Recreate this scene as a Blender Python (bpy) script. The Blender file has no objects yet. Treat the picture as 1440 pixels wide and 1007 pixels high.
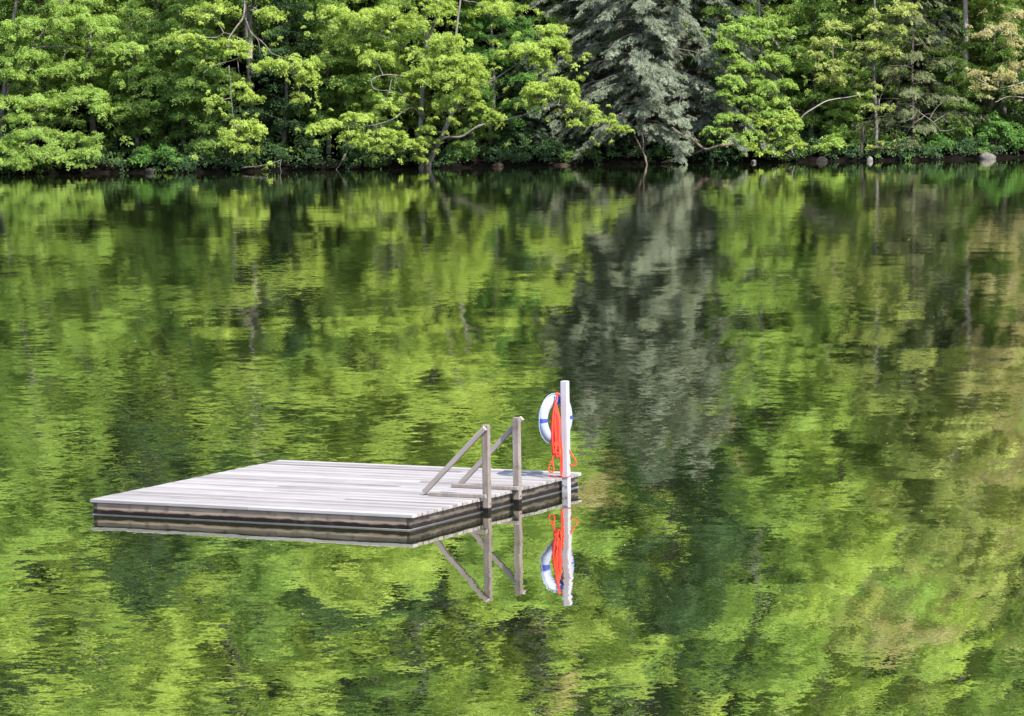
import bpy, bmesh, math
import numpy as np
from mathutils import Vector, Matrix

scene = bpy.context.scene
COL = scene.collection
PI = math.pi
R = math.radians

# ------------------------------------------------------------------ camera model
F, PITCH, ROLL, CAMH = 4800.0, 0.0810, -0.0160, 4.683     # focal in px of a 1440 wide frame

def ray(px, py):
    """direction of the sight line through a photo pixel, scaled so that y = 1"""
    c, s = math.cos(ROLL), math.sin(ROLL)
    a, b = px - 720, py - 503.5
    u, v = (c*a + s*b)/F, (-s*a + c*b)/F
    y = math.cos(PITCH) - v*math.sin(PITCH)
    z = -math.sin(PITCH) - v*math.cos(PITCH)
    return np.array([u/y, 1.0, z/y])

def at(px, py, y):
    return ray(px, py)*y + np.array([0, 0, CAMH])

def on_plane(px, py, z):
    d = ray(px, py)
    return d*((z - CAMH)/d[2]) + np.array([0, 0, CAMH])

SH = 187.0
def shore(x):
    return SH + 0.9*np.sin(x*0.19 + 1.0) + 0.6*np.sin(x*0.47) + 0.35*np.sin(x*1.3 + 2) + 0.06*np.maximum(x, 0)

def W(px, py, dy):
    """world point seen at a photo pixel, dy metres behind (+) or before (-) the far shoreline"""
    x = ray(px, py)[0]*SH
    return at(px, py, float(shore(x)) + dy)

def ground_z(t):
    """height of the far bank t metres behind the waterline"""
    t = np.asarray(t, float)
    z = np.where(t < 0, t*0.35, np.where(t < 0.6, 0.22*np.sin(np.clip(t, 0, .6)/0.6*PI/2), 0.22 + (t - 0.6)*0.22))
    return z + np.where(t > 10, (t - 10)*0.2, 0)

# ------------------------------------------------------------------ helpers
def tag(o, label=None, cat=None, group=None, kind=None):
    if label: o['label'] = label
    if cat: o['category'] = cat
    if group: o['group'] = group
    if kind: o['kind'] = kind
    return o

def thing(name, loc, label, cat, group=None, rotz=0.0):
    o = bpy.data.objects.new(name, None)
    o.empty_display_size = 0.2
    o.location = loc
    o.rotation_euler = (0, 0, rotz)
    COL.objects.link(o)
    return tag(o, label, cat, group)

def link(name, me, mats, parent=None):
    o = bpy.data.objects.new(name, me)
    COL.objects.link(o)
    for m in (mats if isinstance(mats, (list, tuple)) else [mats]):
        me.materials.append(m)
    if parent: o.parent = parent
    return o

def mesh_np(name, V, Q, tint=None, smooth=False, mat_idx=None):
    """mesh from vertex array and quad array; tint = one float per face"""
    me = bpy.data.meshes.new(name)
    V = np.ascontiguousarray(V, np.float32); Q = np.ascontiguousarray(Q, np.int32)
    k = Q.shape[1]
    me.vertices.add(len(V)); me.vertices.foreach_set('co', V.ravel())
    me.loops.add(Q.size); me.loops.foreach_set('vertex_index', Q.ravel())
    me.polygons.add(len(Q))
    me.polygons.foreach_set('loop_start', np.arange(0, Q.size, k, dtype=np.int32))
    me.polygons.foreach_set('loop_total', np.full(len(Q), k, np.int32))
    if smooth: me.polygons.foreach_set('use_smooth', np.ones(len(Q), bool))
    if mat_idx is not None: me.polygons.foreach_set('material_index', np.ascontiguousarray(mat_idx, np.int32))
    if tint is not None:
        a = me.attributes.new('tint', 'FLOAT', 'FACE')
        a.data.foreach_set('value', np.ascontiguousarray(tint, np.float32))
    me.update(calc_edges=True)
    return me

def bm_obj(name, bm, mats, parent=None, smooth=False):
    me = bpy.data.meshes.new(name)
    bm.normal_update(); bm.to_mesh(me); bm.free()
    if smooth:
        for p in me.polygons: p.use_smooth = True
    return link(name, me, mats, parent)

def box(bm, c, s, bev=0.004, M=None):
    r = bmesh.ops.create_cube(bm, size=1.0)
    vs = r['verts']
    bmesh.ops.scale(bm, vec=s, verts=vs)
    if bev:
        es = list({e for v in vs for e in v.link_edges})
        g = bmesh.ops.bevel(bm, geom=es, offset=bev, segments=2, profile=0.6, affect='EDGES', clamp_overlap=True)
        vs = list({v for f in g['faces'] for v in f.verts} | {v for v in vs if v.is_valid})
    if M is not None: bmesh.ops.transform(bm, matrix=M, verts=vs)
    bmesh.ops.translate(bm, vec=c, verts=vs)
    return vs

def tubes_np(paths, sides=7):
    """paths: list of (points(n,3), radii(n)); one capped-ish tube each. returns V, Q"""
    V, Q, off = [], [], 0
    ang = np.arange(sides)/sides*2*PI
    for P, rad in paths:
        P = np.asarray(P, float); rad = np.asarray(rad, float); n = len(P)
        T = np.gradient(P, axis=0); T /= np.linalg.norm(T, axis=1)[:, None] + 1e-9
        ref = np.where(np.abs(T[:, 2:3]) > 0.9, np.array([[1., 0, 0]]), np.array([[0, 0, 1.]]))
        ref = np.repeat(ref[:1], n, 0) if np.ptp(ref[:, 0]) > 0 and abs(T[0, 2]) < 0.97 and abs(T[-1, 2]) < 0.97 and False else ref
        ref = np.repeat(np.array([[0.31, 0.92, 0.22]]), n, 0)
        A = np.cross(T, ref); A /= np.linalg.norm(A, axis=1)[:, None] + 1e-9
        B = np.cross(T, A)
        ring = P[:, None, :] + rad[:, None, None]*(np.cos(ang)[None, :, None]*A[:, None, :] + np.sin(ang)[None, :, None]*B[:, None, :])
        V.append(ring.reshape(-1, 3))
        i = np.arange(n - 1)[:, None]*sides; j = np.arange(sides)[None, :]; j2 = (j + 1) % sides
        q = np.stack([i + j, i + j2, i + sides + j2, i + sides + j], -1).reshape(-1, 4) + off
        Q.append(q); off += n*sides
    return np.concatenate(V), np.concatenate(Q)

def spline(pts, n=12):
    """Catmull-Rom through pts"""
    P = np.asarray(pts, float)
    P = np.vstack([2*P[0] - P[1], P, 2*P[-1] - P[-2]])
    out = []
    for k in range(1, len(P) - 2):
        t = np.linspace(0, 1, n, endpoint=False)[:, None]
        p0, p1, p2, p3 = P[k-1], P[k], P[k+1], P[k+2]
        out.append(0.5*((2*p1) + (-p0 + p2)*t + (2*p0 - 5*p1 + 4*p2 - p3)*t**2 + (-p0 + 3*p1 - 3*p2 + p3)*t**3))
    out.append(P[-2][None])
    return np.concatenate(out)

# ------------------------------------------------------------------ node materials
def new_mat(name):
    m = bpy.data.materials.new(name); m.use_nodes = True
    nt = m.node_tree; nt.nodes.clear()
    out = nt.nodes.new('ShaderNodeOutputMaterial')
    return m, nt, out

def N(nt, typ, **kw):
    n = nt.nodes.new(typ)
    for k, v in kw.items():
        if k.startswith('i_'):
            key = k[2:]
            n.inputs[int(key) if key.isdigit() else key].default_value = v
        else: setattr(n, k, v)
    return n

def math_n(nt, op, a, b=None, clamp=False):
    n = nt.nodes.new('ShaderNodeMath'); n.operation = op; n.use_clamp = clamp
    for i, x in enumerate((a, b)):
        if x is None: continue
        if isinstance(x, (int, float)): n.inputs[i].default_value = x
        else: nt.links.new(x, n.inputs[i])
    return n.outputs[0]

def ramp(nt, fac, stops, interp='LINEAR'):
    n = nt.nodes.new('ShaderNodeValToRGB'); cr = n.color_ramp; cr.interpolation = interp
    while len(cr.elements) < len(stops): cr.elements.new(0.5)
    for e, (p, c) in zip(cr.elements, stops):
        e.position = p; e.color = (*c, 1)
    if fac is not None: nt.links.new(fac, n.inputs[0])
    return n.outputs[0]

def mixc(nt, fac, a, b, mode='MIX'):
    n = nt.nodes.new('ShaderNodeMix'); n.data_type = 'RGBA'; n.blend_type = mode
    for i, x in ((0, fac), (6, a), (7, b)):
        if isinstance(x, (int, float)): n.inputs[i].default_value = x
        elif isinstance(x, tuple): n.inputs[i].default_value = (*x, 1) if len(x) == 3 else x
        else: nt.links.new(x, n.inputs[i])
    return n.outputs[2]

def leaf_mat(name, dark, mid, light, trans=0.5, clump=0.9):
    m, nt, out = new_mat(name)
    at_ = N(nt, 'ShaderNodeAttribute', attribute_name='tint')
    tc = N(nt, 'ShaderNodeNewGeometry')
    no = N(nt, 'ShaderNodeTexNoise', i_Scale=clump, i_Detail=2.0)
    nt.links.new(tc.outputs['Position'], no.inputs['Vector'])
    f = math_n(nt, 'ADD', math_n(nt, 'MULTIPLY', at_.outputs['Fac'], 0.6), math_n(nt, 'MULTIPLY', math_n(nt, 'SUBTRACT', no.outputs['Fac'], 0.22), 0.75), True)
    col = ramp(nt, f, [(0.05, dark), (0.5, mid), (0.95, light)])
    d = N(nt, 'ShaderNodeBsdfDiffuse'); t = N(nt, 'ShaderNodeBsdfTranslucent')
    nt.links.new(col, d.inputs[0])
    tcol = mixc(nt, 1.0, col, (1.05, 1.10, 0.70), 'MULTIPLY')
    nt.links.new(tcol, t.inputs[0])
    mx = N(nt, 'ShaderNodeMixShader', i_0=trans)
    nt.links.new(d.outputs[0], mx.inputs[1]); nt.links.new(t.outputs[0], mx.inputs[2])
    nt.links.new(mx.outputs[0], out.inputs[0])
    return m

def bark_mat(name, a, b, scale=6.0):
    m, nt, out = new_mat(name)
    g = N(nt, 'ShaderNodeNewGeometry')
    mp = N(nt, 'ShaderNodeMapping'); mp.inputs['Scale'].default_value = (scale, scale, scale*0.25)
    nt.links.new(g.outputs['Position'], mp.inputs['Vector'])
    no = N(nt, 'ShaderNodeTexNoise', i_Scale=1.0, i_Detail=5.0, i_Roughness=0.7)
    nt.links.new(mp.outputs[0], no.inputs['Vector'])
    col = ramp(nt, no.outputs['Fac'], [(0.32, a), (0.68, b)])
    p = N(nt, 'ShaderNodeBsdfPrincipled', i_Roughness=0.9); p.inputs['Specular IOR Level'].default_value = 0.15
    nt.links.new(col, p.inputs['Base Color'])
    bp = N(nt, 'ShaderNodeBump', i_Strength=0.6, i_Distance=0.03)
    nt.links.new(no.outputs['Fac'], bp.inputs['Height']); nt.links.new(bp.outputs[0], p.inputs['Normal'])
    nt.links.new(p.outputs[0], out.inputs[0])
    return m

LEAF = {
    'maple':  leaf_mat('leaf_maple',  (0.140, 0.225, 0.050), (0.285, 0.410, 0.100), (0.415, 0.535, 0.155)),
    'yellow': leaf_mat('leaf_yellow', (0.190, 0.265, 0.055), (0.355, 0.460, 0.105), (0.490, 0.585, 0.165)),
    'mid':    leaf_mat('leaf_mid',    (0.076, 0.135, 0.036), (0.158, 0.255, 0.064), (0.262, 0.375, 0.100)),
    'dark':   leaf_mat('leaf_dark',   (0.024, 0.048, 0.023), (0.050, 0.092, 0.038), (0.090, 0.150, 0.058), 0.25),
    'shrub':  leaf_mat('leaf_shrub',  (0.060, 0.135, 0.038), (0.115, 0.235, 0.060), (0.185, 0.330, 0.090)),
    'pale':   leaf_mat('leaf_pale',   (0.190, 0.225, 0.070), (0.345, 0.400, 0.125), (0.500, 0.545, 0.200)),
    'tan':    leaf_mat('leaf_tan',    (0.235, 0.215, 0.105), (0.400, 0.370, 0.185), (0.550, 0.515, 0.280)),
    'hemlock': leaf_mat('needle_hemlock', (0.086, 0.106, 0.072), (0.168, 0.196, 0.138), (0.290, 0.322, 0.240), 0.3),
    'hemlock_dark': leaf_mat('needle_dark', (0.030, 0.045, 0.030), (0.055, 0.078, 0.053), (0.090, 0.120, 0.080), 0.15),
    'brown':  leaf_mat('needle_brown', (0.066, 0.080, 0.040), (0.116, 0.136, 0.066), (0.180, 0.200, 0.102), 0.2),
}
BARK = bark_mat('bark_grey', (0.050, 0.045, 0.040), (0.170, 0.155, 0.140))
BARK_PALE = bark_mat('bark_pale', (0.120, 0.105, 0.092), (0.300, 0.275, 0.250))
BARK_DARK = bark_mat('bark_dark', (0.022, 0.018, 0.015), (0.075, 0.062, 0.052))
DRIFT = bark_mat('driftwood', (0.060, 0.042, 0.032), (0.200, 0.150, 0.115), 9)

# ------------------------------------------------------------------ foliage generators
def unit(a):
    return a/(np.linalg.norm(a, axis=-1, keepdims=True) + 1e-9)

def leaves(rng, C, Nn, Rr, per, size, droop=0.35, jit=0.5, aspect=0.62, lift=0.0):
    """leaf sprays: each centre C with plane normal Nn and radius Rr carries `per` leaves. returns V,Q,tint"""
    n = len(C)
    ref = unit(rng.normal(size=(n, 3)))
    t1 = unit(np.cross(Nn, ref)); t2 = np.cross(Nn, t1)
    th = rng.uniform(0, 2*PI, (n, per)); u = np.sqrt(rng.uniform(0.01, 1, (n, per)))
    k = rng.integers(3, 6, (n, 1)); ph = rng.uniform(0, 6.28, (n, 1))
    lobe = 0.68 + 0.32*np.cos(k*th + ph)
    r = u*lobe*Rr[:, None]
    rad = np.cos(th)[..., None]*t1[:, None, :] + np.sin(th)[..., None]*t2[:, None, :]
    h = rng.normal(size=(n, per))*0.14*Rr[:, None] - droop*r**2/Rr[:, None]
    P = C[:, None, :] + r[..., None]*rad + h[..., None]*Nn[:, None, :]
    d = rad + rng.normal(size=P.shape)*0.55 + np.array([0, 0, lift - droop*0.6])
    nn = unit(Nn[:, None, :] + jit*rng.normal(size=P.shape))
    d = unit(d - (d*nn).sum(-1, keepdims=True)*nn)
    s = np.cross(nn, d)
    L = size*rng.uniform(0.7, 1.25, (n, per, 1)); Wd = L*aspect
    fold = nn*L*0.10
    v0 = P - d*L*0.5; v2 = P + d*L*0.5 - fold*1.2
    v1 = P + s*Wd*0.5 + fold; v3 = P - s*Wd*0.5 + fold
    V = np.stack([v0, v1, v2, v3], 2).reshape(-1, 3)
    Q = np.arange(len(V), dtype=np.int32).reshape(-1, 4)
    tint = np.clip(rng.normal(0.5, 0.16, (n, 1)) + rng.normal(0, 0.17, (n, per)), 0, 1).reshape(-1)
    return V, Q, tint

def merge(parts):
    V, Q, T, off = [], [], [], 0
    for v, q, t in parts:
        V.append(v); Q.append(q + off); T.append(t); off += len(v)
    return np.concatenate(V), np.concatenate(Q), np.concatenate(T)

def tier(rng, c, rx, ry, rz, ns, per, size, out=(0, 0, 0), sr=0.42, droop=0.35, jit=0.36, lift=0.0):
    """a layered clump: ns sprays in a flattened dome around c; `out` = the way its outer edge sags"""
    th = rng.uniform(0, 2*PI, ns); u = np.sqrt(rng.uniform(0, 1, ns))
    k = rng.integers(2, 5); ph = rng.uniform(0, 6.28)
    lob = 0.78 + 0.22*np.cos(k*th + ph)
    x = u*lob*np.cos(th); y = u*lob*np.sin(th)
    z = rng.uniform(-1, 1, ns)*0.55 + 0.45*(1 - 1.6*u**2)
    C = np.stack([c[0] + rx*x, c[1] + ry*y, c[2] + rz*z], 1)
    outv = np.stack([x, y, np.zeros(ns)], 1) + np.asarray(out)[None]
    Nn = unit(np.array([0, 0, 1.0]) + 0.45*outv*rng.uniform(0.3, 1.3, (ns, 1)) + 0.22*rng.normal(size=(ns, 3)))
    Rr = sr*rng.uniform(0.65, 1.3, ns)
    return leaves(rng, C, Nn, Rr, per, size, droop, jit, lift=lift), C

def limb(rng, a, b, r0, r1, sag=0.15, n=7, wob=0.06):
    a = np.asarray(a, float); b = np.asarray(b, float)
    t = np.linspace(0, 1, n)[:, None]
    L = np.linalg.norm(b - a)
    P = a + (b - a)*t + np.array([0, 0, 1])*sag*L*np.sin(t*PI)
    w = rng.normal(size=(n, 3))*wob*L*0.3; w[0] = 0; w[-1] = 0
    return P + w, np.linspace(r0, r1, n)

def gen_tree(seed, h, cr, z0, nt, size, ns=12, per=55, sr=0.45, tr=0.14, droop=0.36, jit=0.40, trz=0.26, shape=1.0, lean=(0, 0), side=None):
    """layered broadleaf tree; base at origin; returns trunk (V,Q) and crown (V,Q,T)"""
    rng = np.random.default_rng(seed)
    paths, parts = [], []
    tz = np.linspace(-0.4, h*0.94, 9)
    tp = np.stack([np.cumsum(rng.normal(0, 0.05*h/9, 9)) + lean[0]*(np.clip(tz, 0, None)/h)**1.4, np.cumsum(rng.normal(0, 0.05*h/9, 9)) + lean[1]*(np.clip(tz, 0, None)/h)**1.4, tz], 1)
    tp[:, :2] -= tp[0, :2]
    paths.append((tp, np.linspace(tr, tr*0.15, 9)))
    for i in range(nt):
        f = (i + rng.uniform(0, 1))/nt
        z = z0 + (h - z0)*f
        prof = math.sin(PI*min(1, 0.22 + 0.78*f)**0.9)**0.8*shape + (1 - shape)*(1 - f)
        az = i*2.4 + rng.uniform(-0.5, 0.5)
        if side is not None and rng.uniform() < 0.6: az = side + rng.normal(0, 0.7)
        d = cr*max(0.15, prof)*rng.uniform(0.35, 0.8)
        base = np.array([np.interp(z - 0.12*d, tz, tp[:, 0]), np.interp(z - 0.12*d, tz, tp[:, 1]), z - 0.25*d])
        c = base + np.array([math.cos(az)*d, math.sin(az)*d, 0.25*d + rng.uniform(-.1, .2)])
        rr = cr*max(0.25, prof)*rng.uniform(0.42, 0.66)
        p, C = tier(rng, c, rr, rr*0.9, rr*trz, max(4, int(ns*(rr/(0.42*cr))**1.3)), per, size,
                    (0.6*math.cos(az), 0.6*math.sin(az), 0), sr, droop, jit)
        parts.append(p)
        m = 3
        Cs = c + rng.normal(size=(m, 3))*np.array([rr*.7, rr*.7, rr*trz*1.6 + .2]) - np.array([0, 0, .25])
        parts.append(leaves(rng, Cs, unit(np.array([0, 0, 1.0]) + .5*rng.normal(size=(m, 3))), sr*rng.uniform(.5, 1.0, m), int(per*.6), size, .5, .45))
        paths.append(limb(rng, base, c, tr*0.30*(1 - 0.6*f), 0.018, 0.08))
        for q in C[rng.choice(len(C), min(3, len(C)), replace=False)]:
            paths.append(limb(rng, c, q - np.array([0, 0, 0.05]), 0.016, 0.007, 0.03, 4))
    return tubes_np(paths, 7), merge(parts)

def gen_conifer(seed, h, cr, z0, nb, size=0.24, per=46, tr=0.16, droop=0.55, lean=(0, 0)):
    """hemlock: drooping boughs of fine needle sprays"""
    rng = np.random.default_rng(seed)
    paths, parts = [], []
    tz = np.linspace(-0.4, h, 9)
    tp = np.stack([lean[0]*(tz/h) + rng.normal(0, .02, 9), lean[1]*(tz/h) + rng.normal(0, .02, 9), tz], 1)
    paths.append((tp, np.linspace(tr, tr*0.08, 9)))
    for i in range(nb):
        f = ((i + rng.uniform(0, 1))/nb)**1.15
        z = z0 + (h - z0)*f
        Lb = cr*(1 - f)**0.6*rng.uniform(0.5, 1.3) + 0.25
        az = i*2.39996 + rng.uniform(-.4, .4)
        a = np.array([np.interp(z, tz, tp[:, 0]), np.interp(z, tz, tp[:, 1]), z])
        t = np.linspace(0, 1, 9)[:, None]
        dirv = np.array([math.cos(az), math.sin(az), 0])
        zz = (0.22*t - droop*0.62*t**2)*Lb
        P = a + dirv*t*Lb + np.array([0, 0, 1])*zz
        paths.append((P, np.linspace(0.028 + 0.02*(1 - f), 0.006, 9)))
        m = max(5, int(Lb*6.5))
        tt = rng.uniform(0.18, 1.03, m)
        C = a + dirv*tt[:, None]*Lb + np.array([0, 0, 1])*((0.22*tt - droop*0.62*tt**2)*Lb)[:, None]
        sidev = np.array([-math.sin(az), math.cos(az), 0])
        C = C + sidev*(rng.normal(0, 0.26, m)*(1.15 - tt)*Lb*0.6)[:, None] - np.array([0, 0, 1])*rng.uniform(0, 0.22, m)[:, None]
        # needle sprays hang along the bough
        n = m
        d0 = unit(dirv*0.8 + sidev*rng.normal(0, .6, (n, 1)) - np.array([0, 0, 1])*rng.uniform(0.35, 1.1, (n, 1)))
        Nn = unit(np.array([0, 0, 1.0]) + dirv*0.6 + 0.3*rng.normal(size=(n, 3)))
        Ls = rng.uniform(0.35, 0.75, n)
        s = rng.uniform(0, 1, (n, per))
        sd = unit(np.cross(Nn, d0))
        lat = rng.normal(0, 0.16, (n, per))*(1.1 - s)
        Pn = C[:, None] + d0[:, None]*(s*Ls[:, None])[..., None] + sd[:, None]*lat[..., None] - np.array([0, 0, 1])*(np.abs(lat)*0.5)[..., None] + 0.02*rng.normal(size=(n, per, 3))
        d = unit(d0[:, None]*0.9 + sd[:, None]*(np.sign(lat)*0.7)[..., None] - np.array([0, 0, 0.25]) + 0.36*rng.normal(size=(n, per, 3)))
        nn = unit(Nn[:, None] + 0.5*rng.normal(size=(n, per, 3)))
        ss = unit(np.cross(nn, d))
        L = size*rng.uniform(0.6, 1.2, (n, per, 1)); Wd = 0.034*rng.uniform(0.7, 1.3, (n, per, 1))
        V = np.stack([Pn - d*L*.5, Pn + ss*Wd*.5, Pn + d*L*.5, Pn - ss*Wd*.5], 2).reshape(-1, 3)
        tint = np.clip(rng.normal(.5, .2, (n, 1)) + rng.normal(0, .15, (n, per)) + 0.25*(s - .5), 0, 1).reshape(-1)
        parts.append((V, np.arange(len(V), dtype=np.int32).reshape(-1, 4), tint))
    return tubes_np(paths, 6), merge(parts)

def put_tree(name, loc, trunk, crown, bark, leaf, label, cat='tree', group=None, rotz=0.0, scale=1.0):
    """a tree thing > trunk, crown from generated arrays"""
    t = thing(name, loc, label, cat, group, rotz)
    t.scale = (scale,)*3
    if trunk is not None:
        link('trunk' if cat != 'shrub' else 'stem', mesh_np('trunk', *trunk, smooth=True), bark, t)
    link('crown' if cat != 'shrub' else 'foliage', mesh_np('crown', crown[0], crown[1], crown[2]), leaf, t)
    return t

def copy_tree(src, loc, label, group=None, rotz=0.0, scale=1.0, leaf=None, bark=None, sz=None):
    r = src.copy(); COL.objects.link(r)
    r.location = loc; r.rotation_euler = (0, 0, rotz); r.scale = (scale, scale, scale*(sz or 1))
    r['label'] = label
    if group: r['group'] = group
    elif 'group' in r: del r['group']
    for ch in src.children:
        c = ch.copy(); COL.objects.link(c); c.parent = r
        m = leaf if ch.name.startswith(('crown', 'foliage')) else bark
        if m:
            c.material_slots[0].link = 'OBJECT'; c.material_slots[0].material = m
    return r

def base_at(px, dy):
    """point on the far bank, dy metres behind the waterline, in the photo column px"""
    x = ray(px, 237)[0]*(SH + dy)
    return np.array([x, float(shore(x)) + dy, float(ground_z(dy))])

def clump_tree(name, base, limbs, clumps, bark, leaf, label, seed, size=0.14, per=60, cat='tree', group=None, jit=0.42, lift=0.0, droop=.38, dens=1.7):
    """tree laid out by hand: limbs = [(points_world, r0, r1)], clumps = [(centre, rx, ry, rz, sprays, spray_r, (out))]"""
    rng = np.random.default_rng(seed)
    b = np.asarray(base)
    paths, parts = [], []
    for pts, r0, r1 in limbs:
        P = spline(np.asarray(pts) - b, 5)
        P = P + np.cumsum(rng.normal(0, 0.006, P.shape), 0)
        paths.append((P, np.linspace(r0, r1, len(P))))
    allp = np.concatenate([p for p, _ in paths])
    for c, rx, ry, rz, ns, sr, out in clumps:
        c = np.asarray(c) - b
        p, C = tier(rng, c, rx, ry, rz, int(ns*dens), per, size, out, sr, droop, jit, lift)
        parts.append(p)
        m = max(3, int(ns*dens*0.28))
        Cs = c + rng.normal(size=(m, 3))*np.array([rx*.75, ry*.8, max(rz*1.5, .35)])
        Cs[:, 2] = np.maximum(Cs[:, 2] - rz*.5, .5 - b[2])
        parts.append(leaves(rng, Cs, unit(np.array([0, -.25, 1.0]) + .45*rng.normal(size=(m, 3))), sr*rng.uniform(.5, 1.0, m), int(per*.6), size, .5, .45))
        near = allp[np.argmin(((allp - c)**2).sum(1))]
        paths.append(limb(rng, near, c - np.array([0, 0, rz*0.6]), 0.035, 0.014, 0.05, 6))
        for q in C[rng.choice(len(C), min(len(C), 6), replace=False)]:
            paths.append(limb(rng, c - np.array([0, 0, rz*0.6]), q, 0.014, 0.006, 0.02, 4))
    return put_tree(name, b, tubes_np(paths, 7), merge(parts), bark, leaf, label, cat, group)

def CL(px, py, hw, hh, dy, ns, sr=0.42, out=(0, -0.4, 0), ry=None):
    """clump given by its place and half size in the photo (25.6 px to the metre at the far shore)"""
    c = W(px, py, dy)
    return (c, hw/25.6, (ry if ry else max(0.5, 0.8*hw/25.6)), hh/25.6, ns, sr, out)



# ------------------------------------------------------------------ light, sky
SUN_EL, SUN_AZ = R(47), math.atan2(0.66, -0.75)          # azimuth clockwise from +Y
world = bpy.data.worlds.new("World"); scene.world = world; world.use_nodes = True
wn = world.node_tree; bg = wn.nodes['Background']
sky = wn.nodes.new('ShaderNodeTexSky'); sky.sky_type = 'NISHITA'; sky.sun_disc = False
sky.sun_elevation = SUN_EL; sky.sun_rotation = SUN_AZ
sky.air_density = 1.0; sky.dust_density = 1.5; sky.ozone_density = 1.0
wn.links.new(sky.outputs[0], bg.inputs[0]); bg.inputs[1].default_value = 0.13
sd = bpy.data.lights.new('sun', 'SUN'); sd.energy = 3.0; sd.angle = R(0.6); sd.color = (1.0, 0.95, 0.86)
so = bpy.data.objects.new('sun', sd); COL.objects.link(so)
S = Vector((math.sin(SUN_AZ)*math.cos(SUN_EL), math.cos(SUN_AZ)*math.cos(SUN_EL), math.sin(SUN_EL)))
so.rotation_euler = S.to_track_quat('Z', 'Y').to_euler(); so.location = (40, -20, 60)

cam = bpy.data.cameras.new('camera'); cam.sensor_width = 36; cam.lens = F/1440*36
cam.clip_start = 0.5; cam.clip_end = 2000
co = bpy.data.objects.new('camera', cam); COL.objects.link(co)
co.matrix_world = Matrix.Translation((0, 0, CAMH)) @ Matrix.Rotation(PI/2 - PITCH, 4, 'X') @ Matrix.Rotation(ROLL, 4, 'Z')
scene.camera = co

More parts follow.
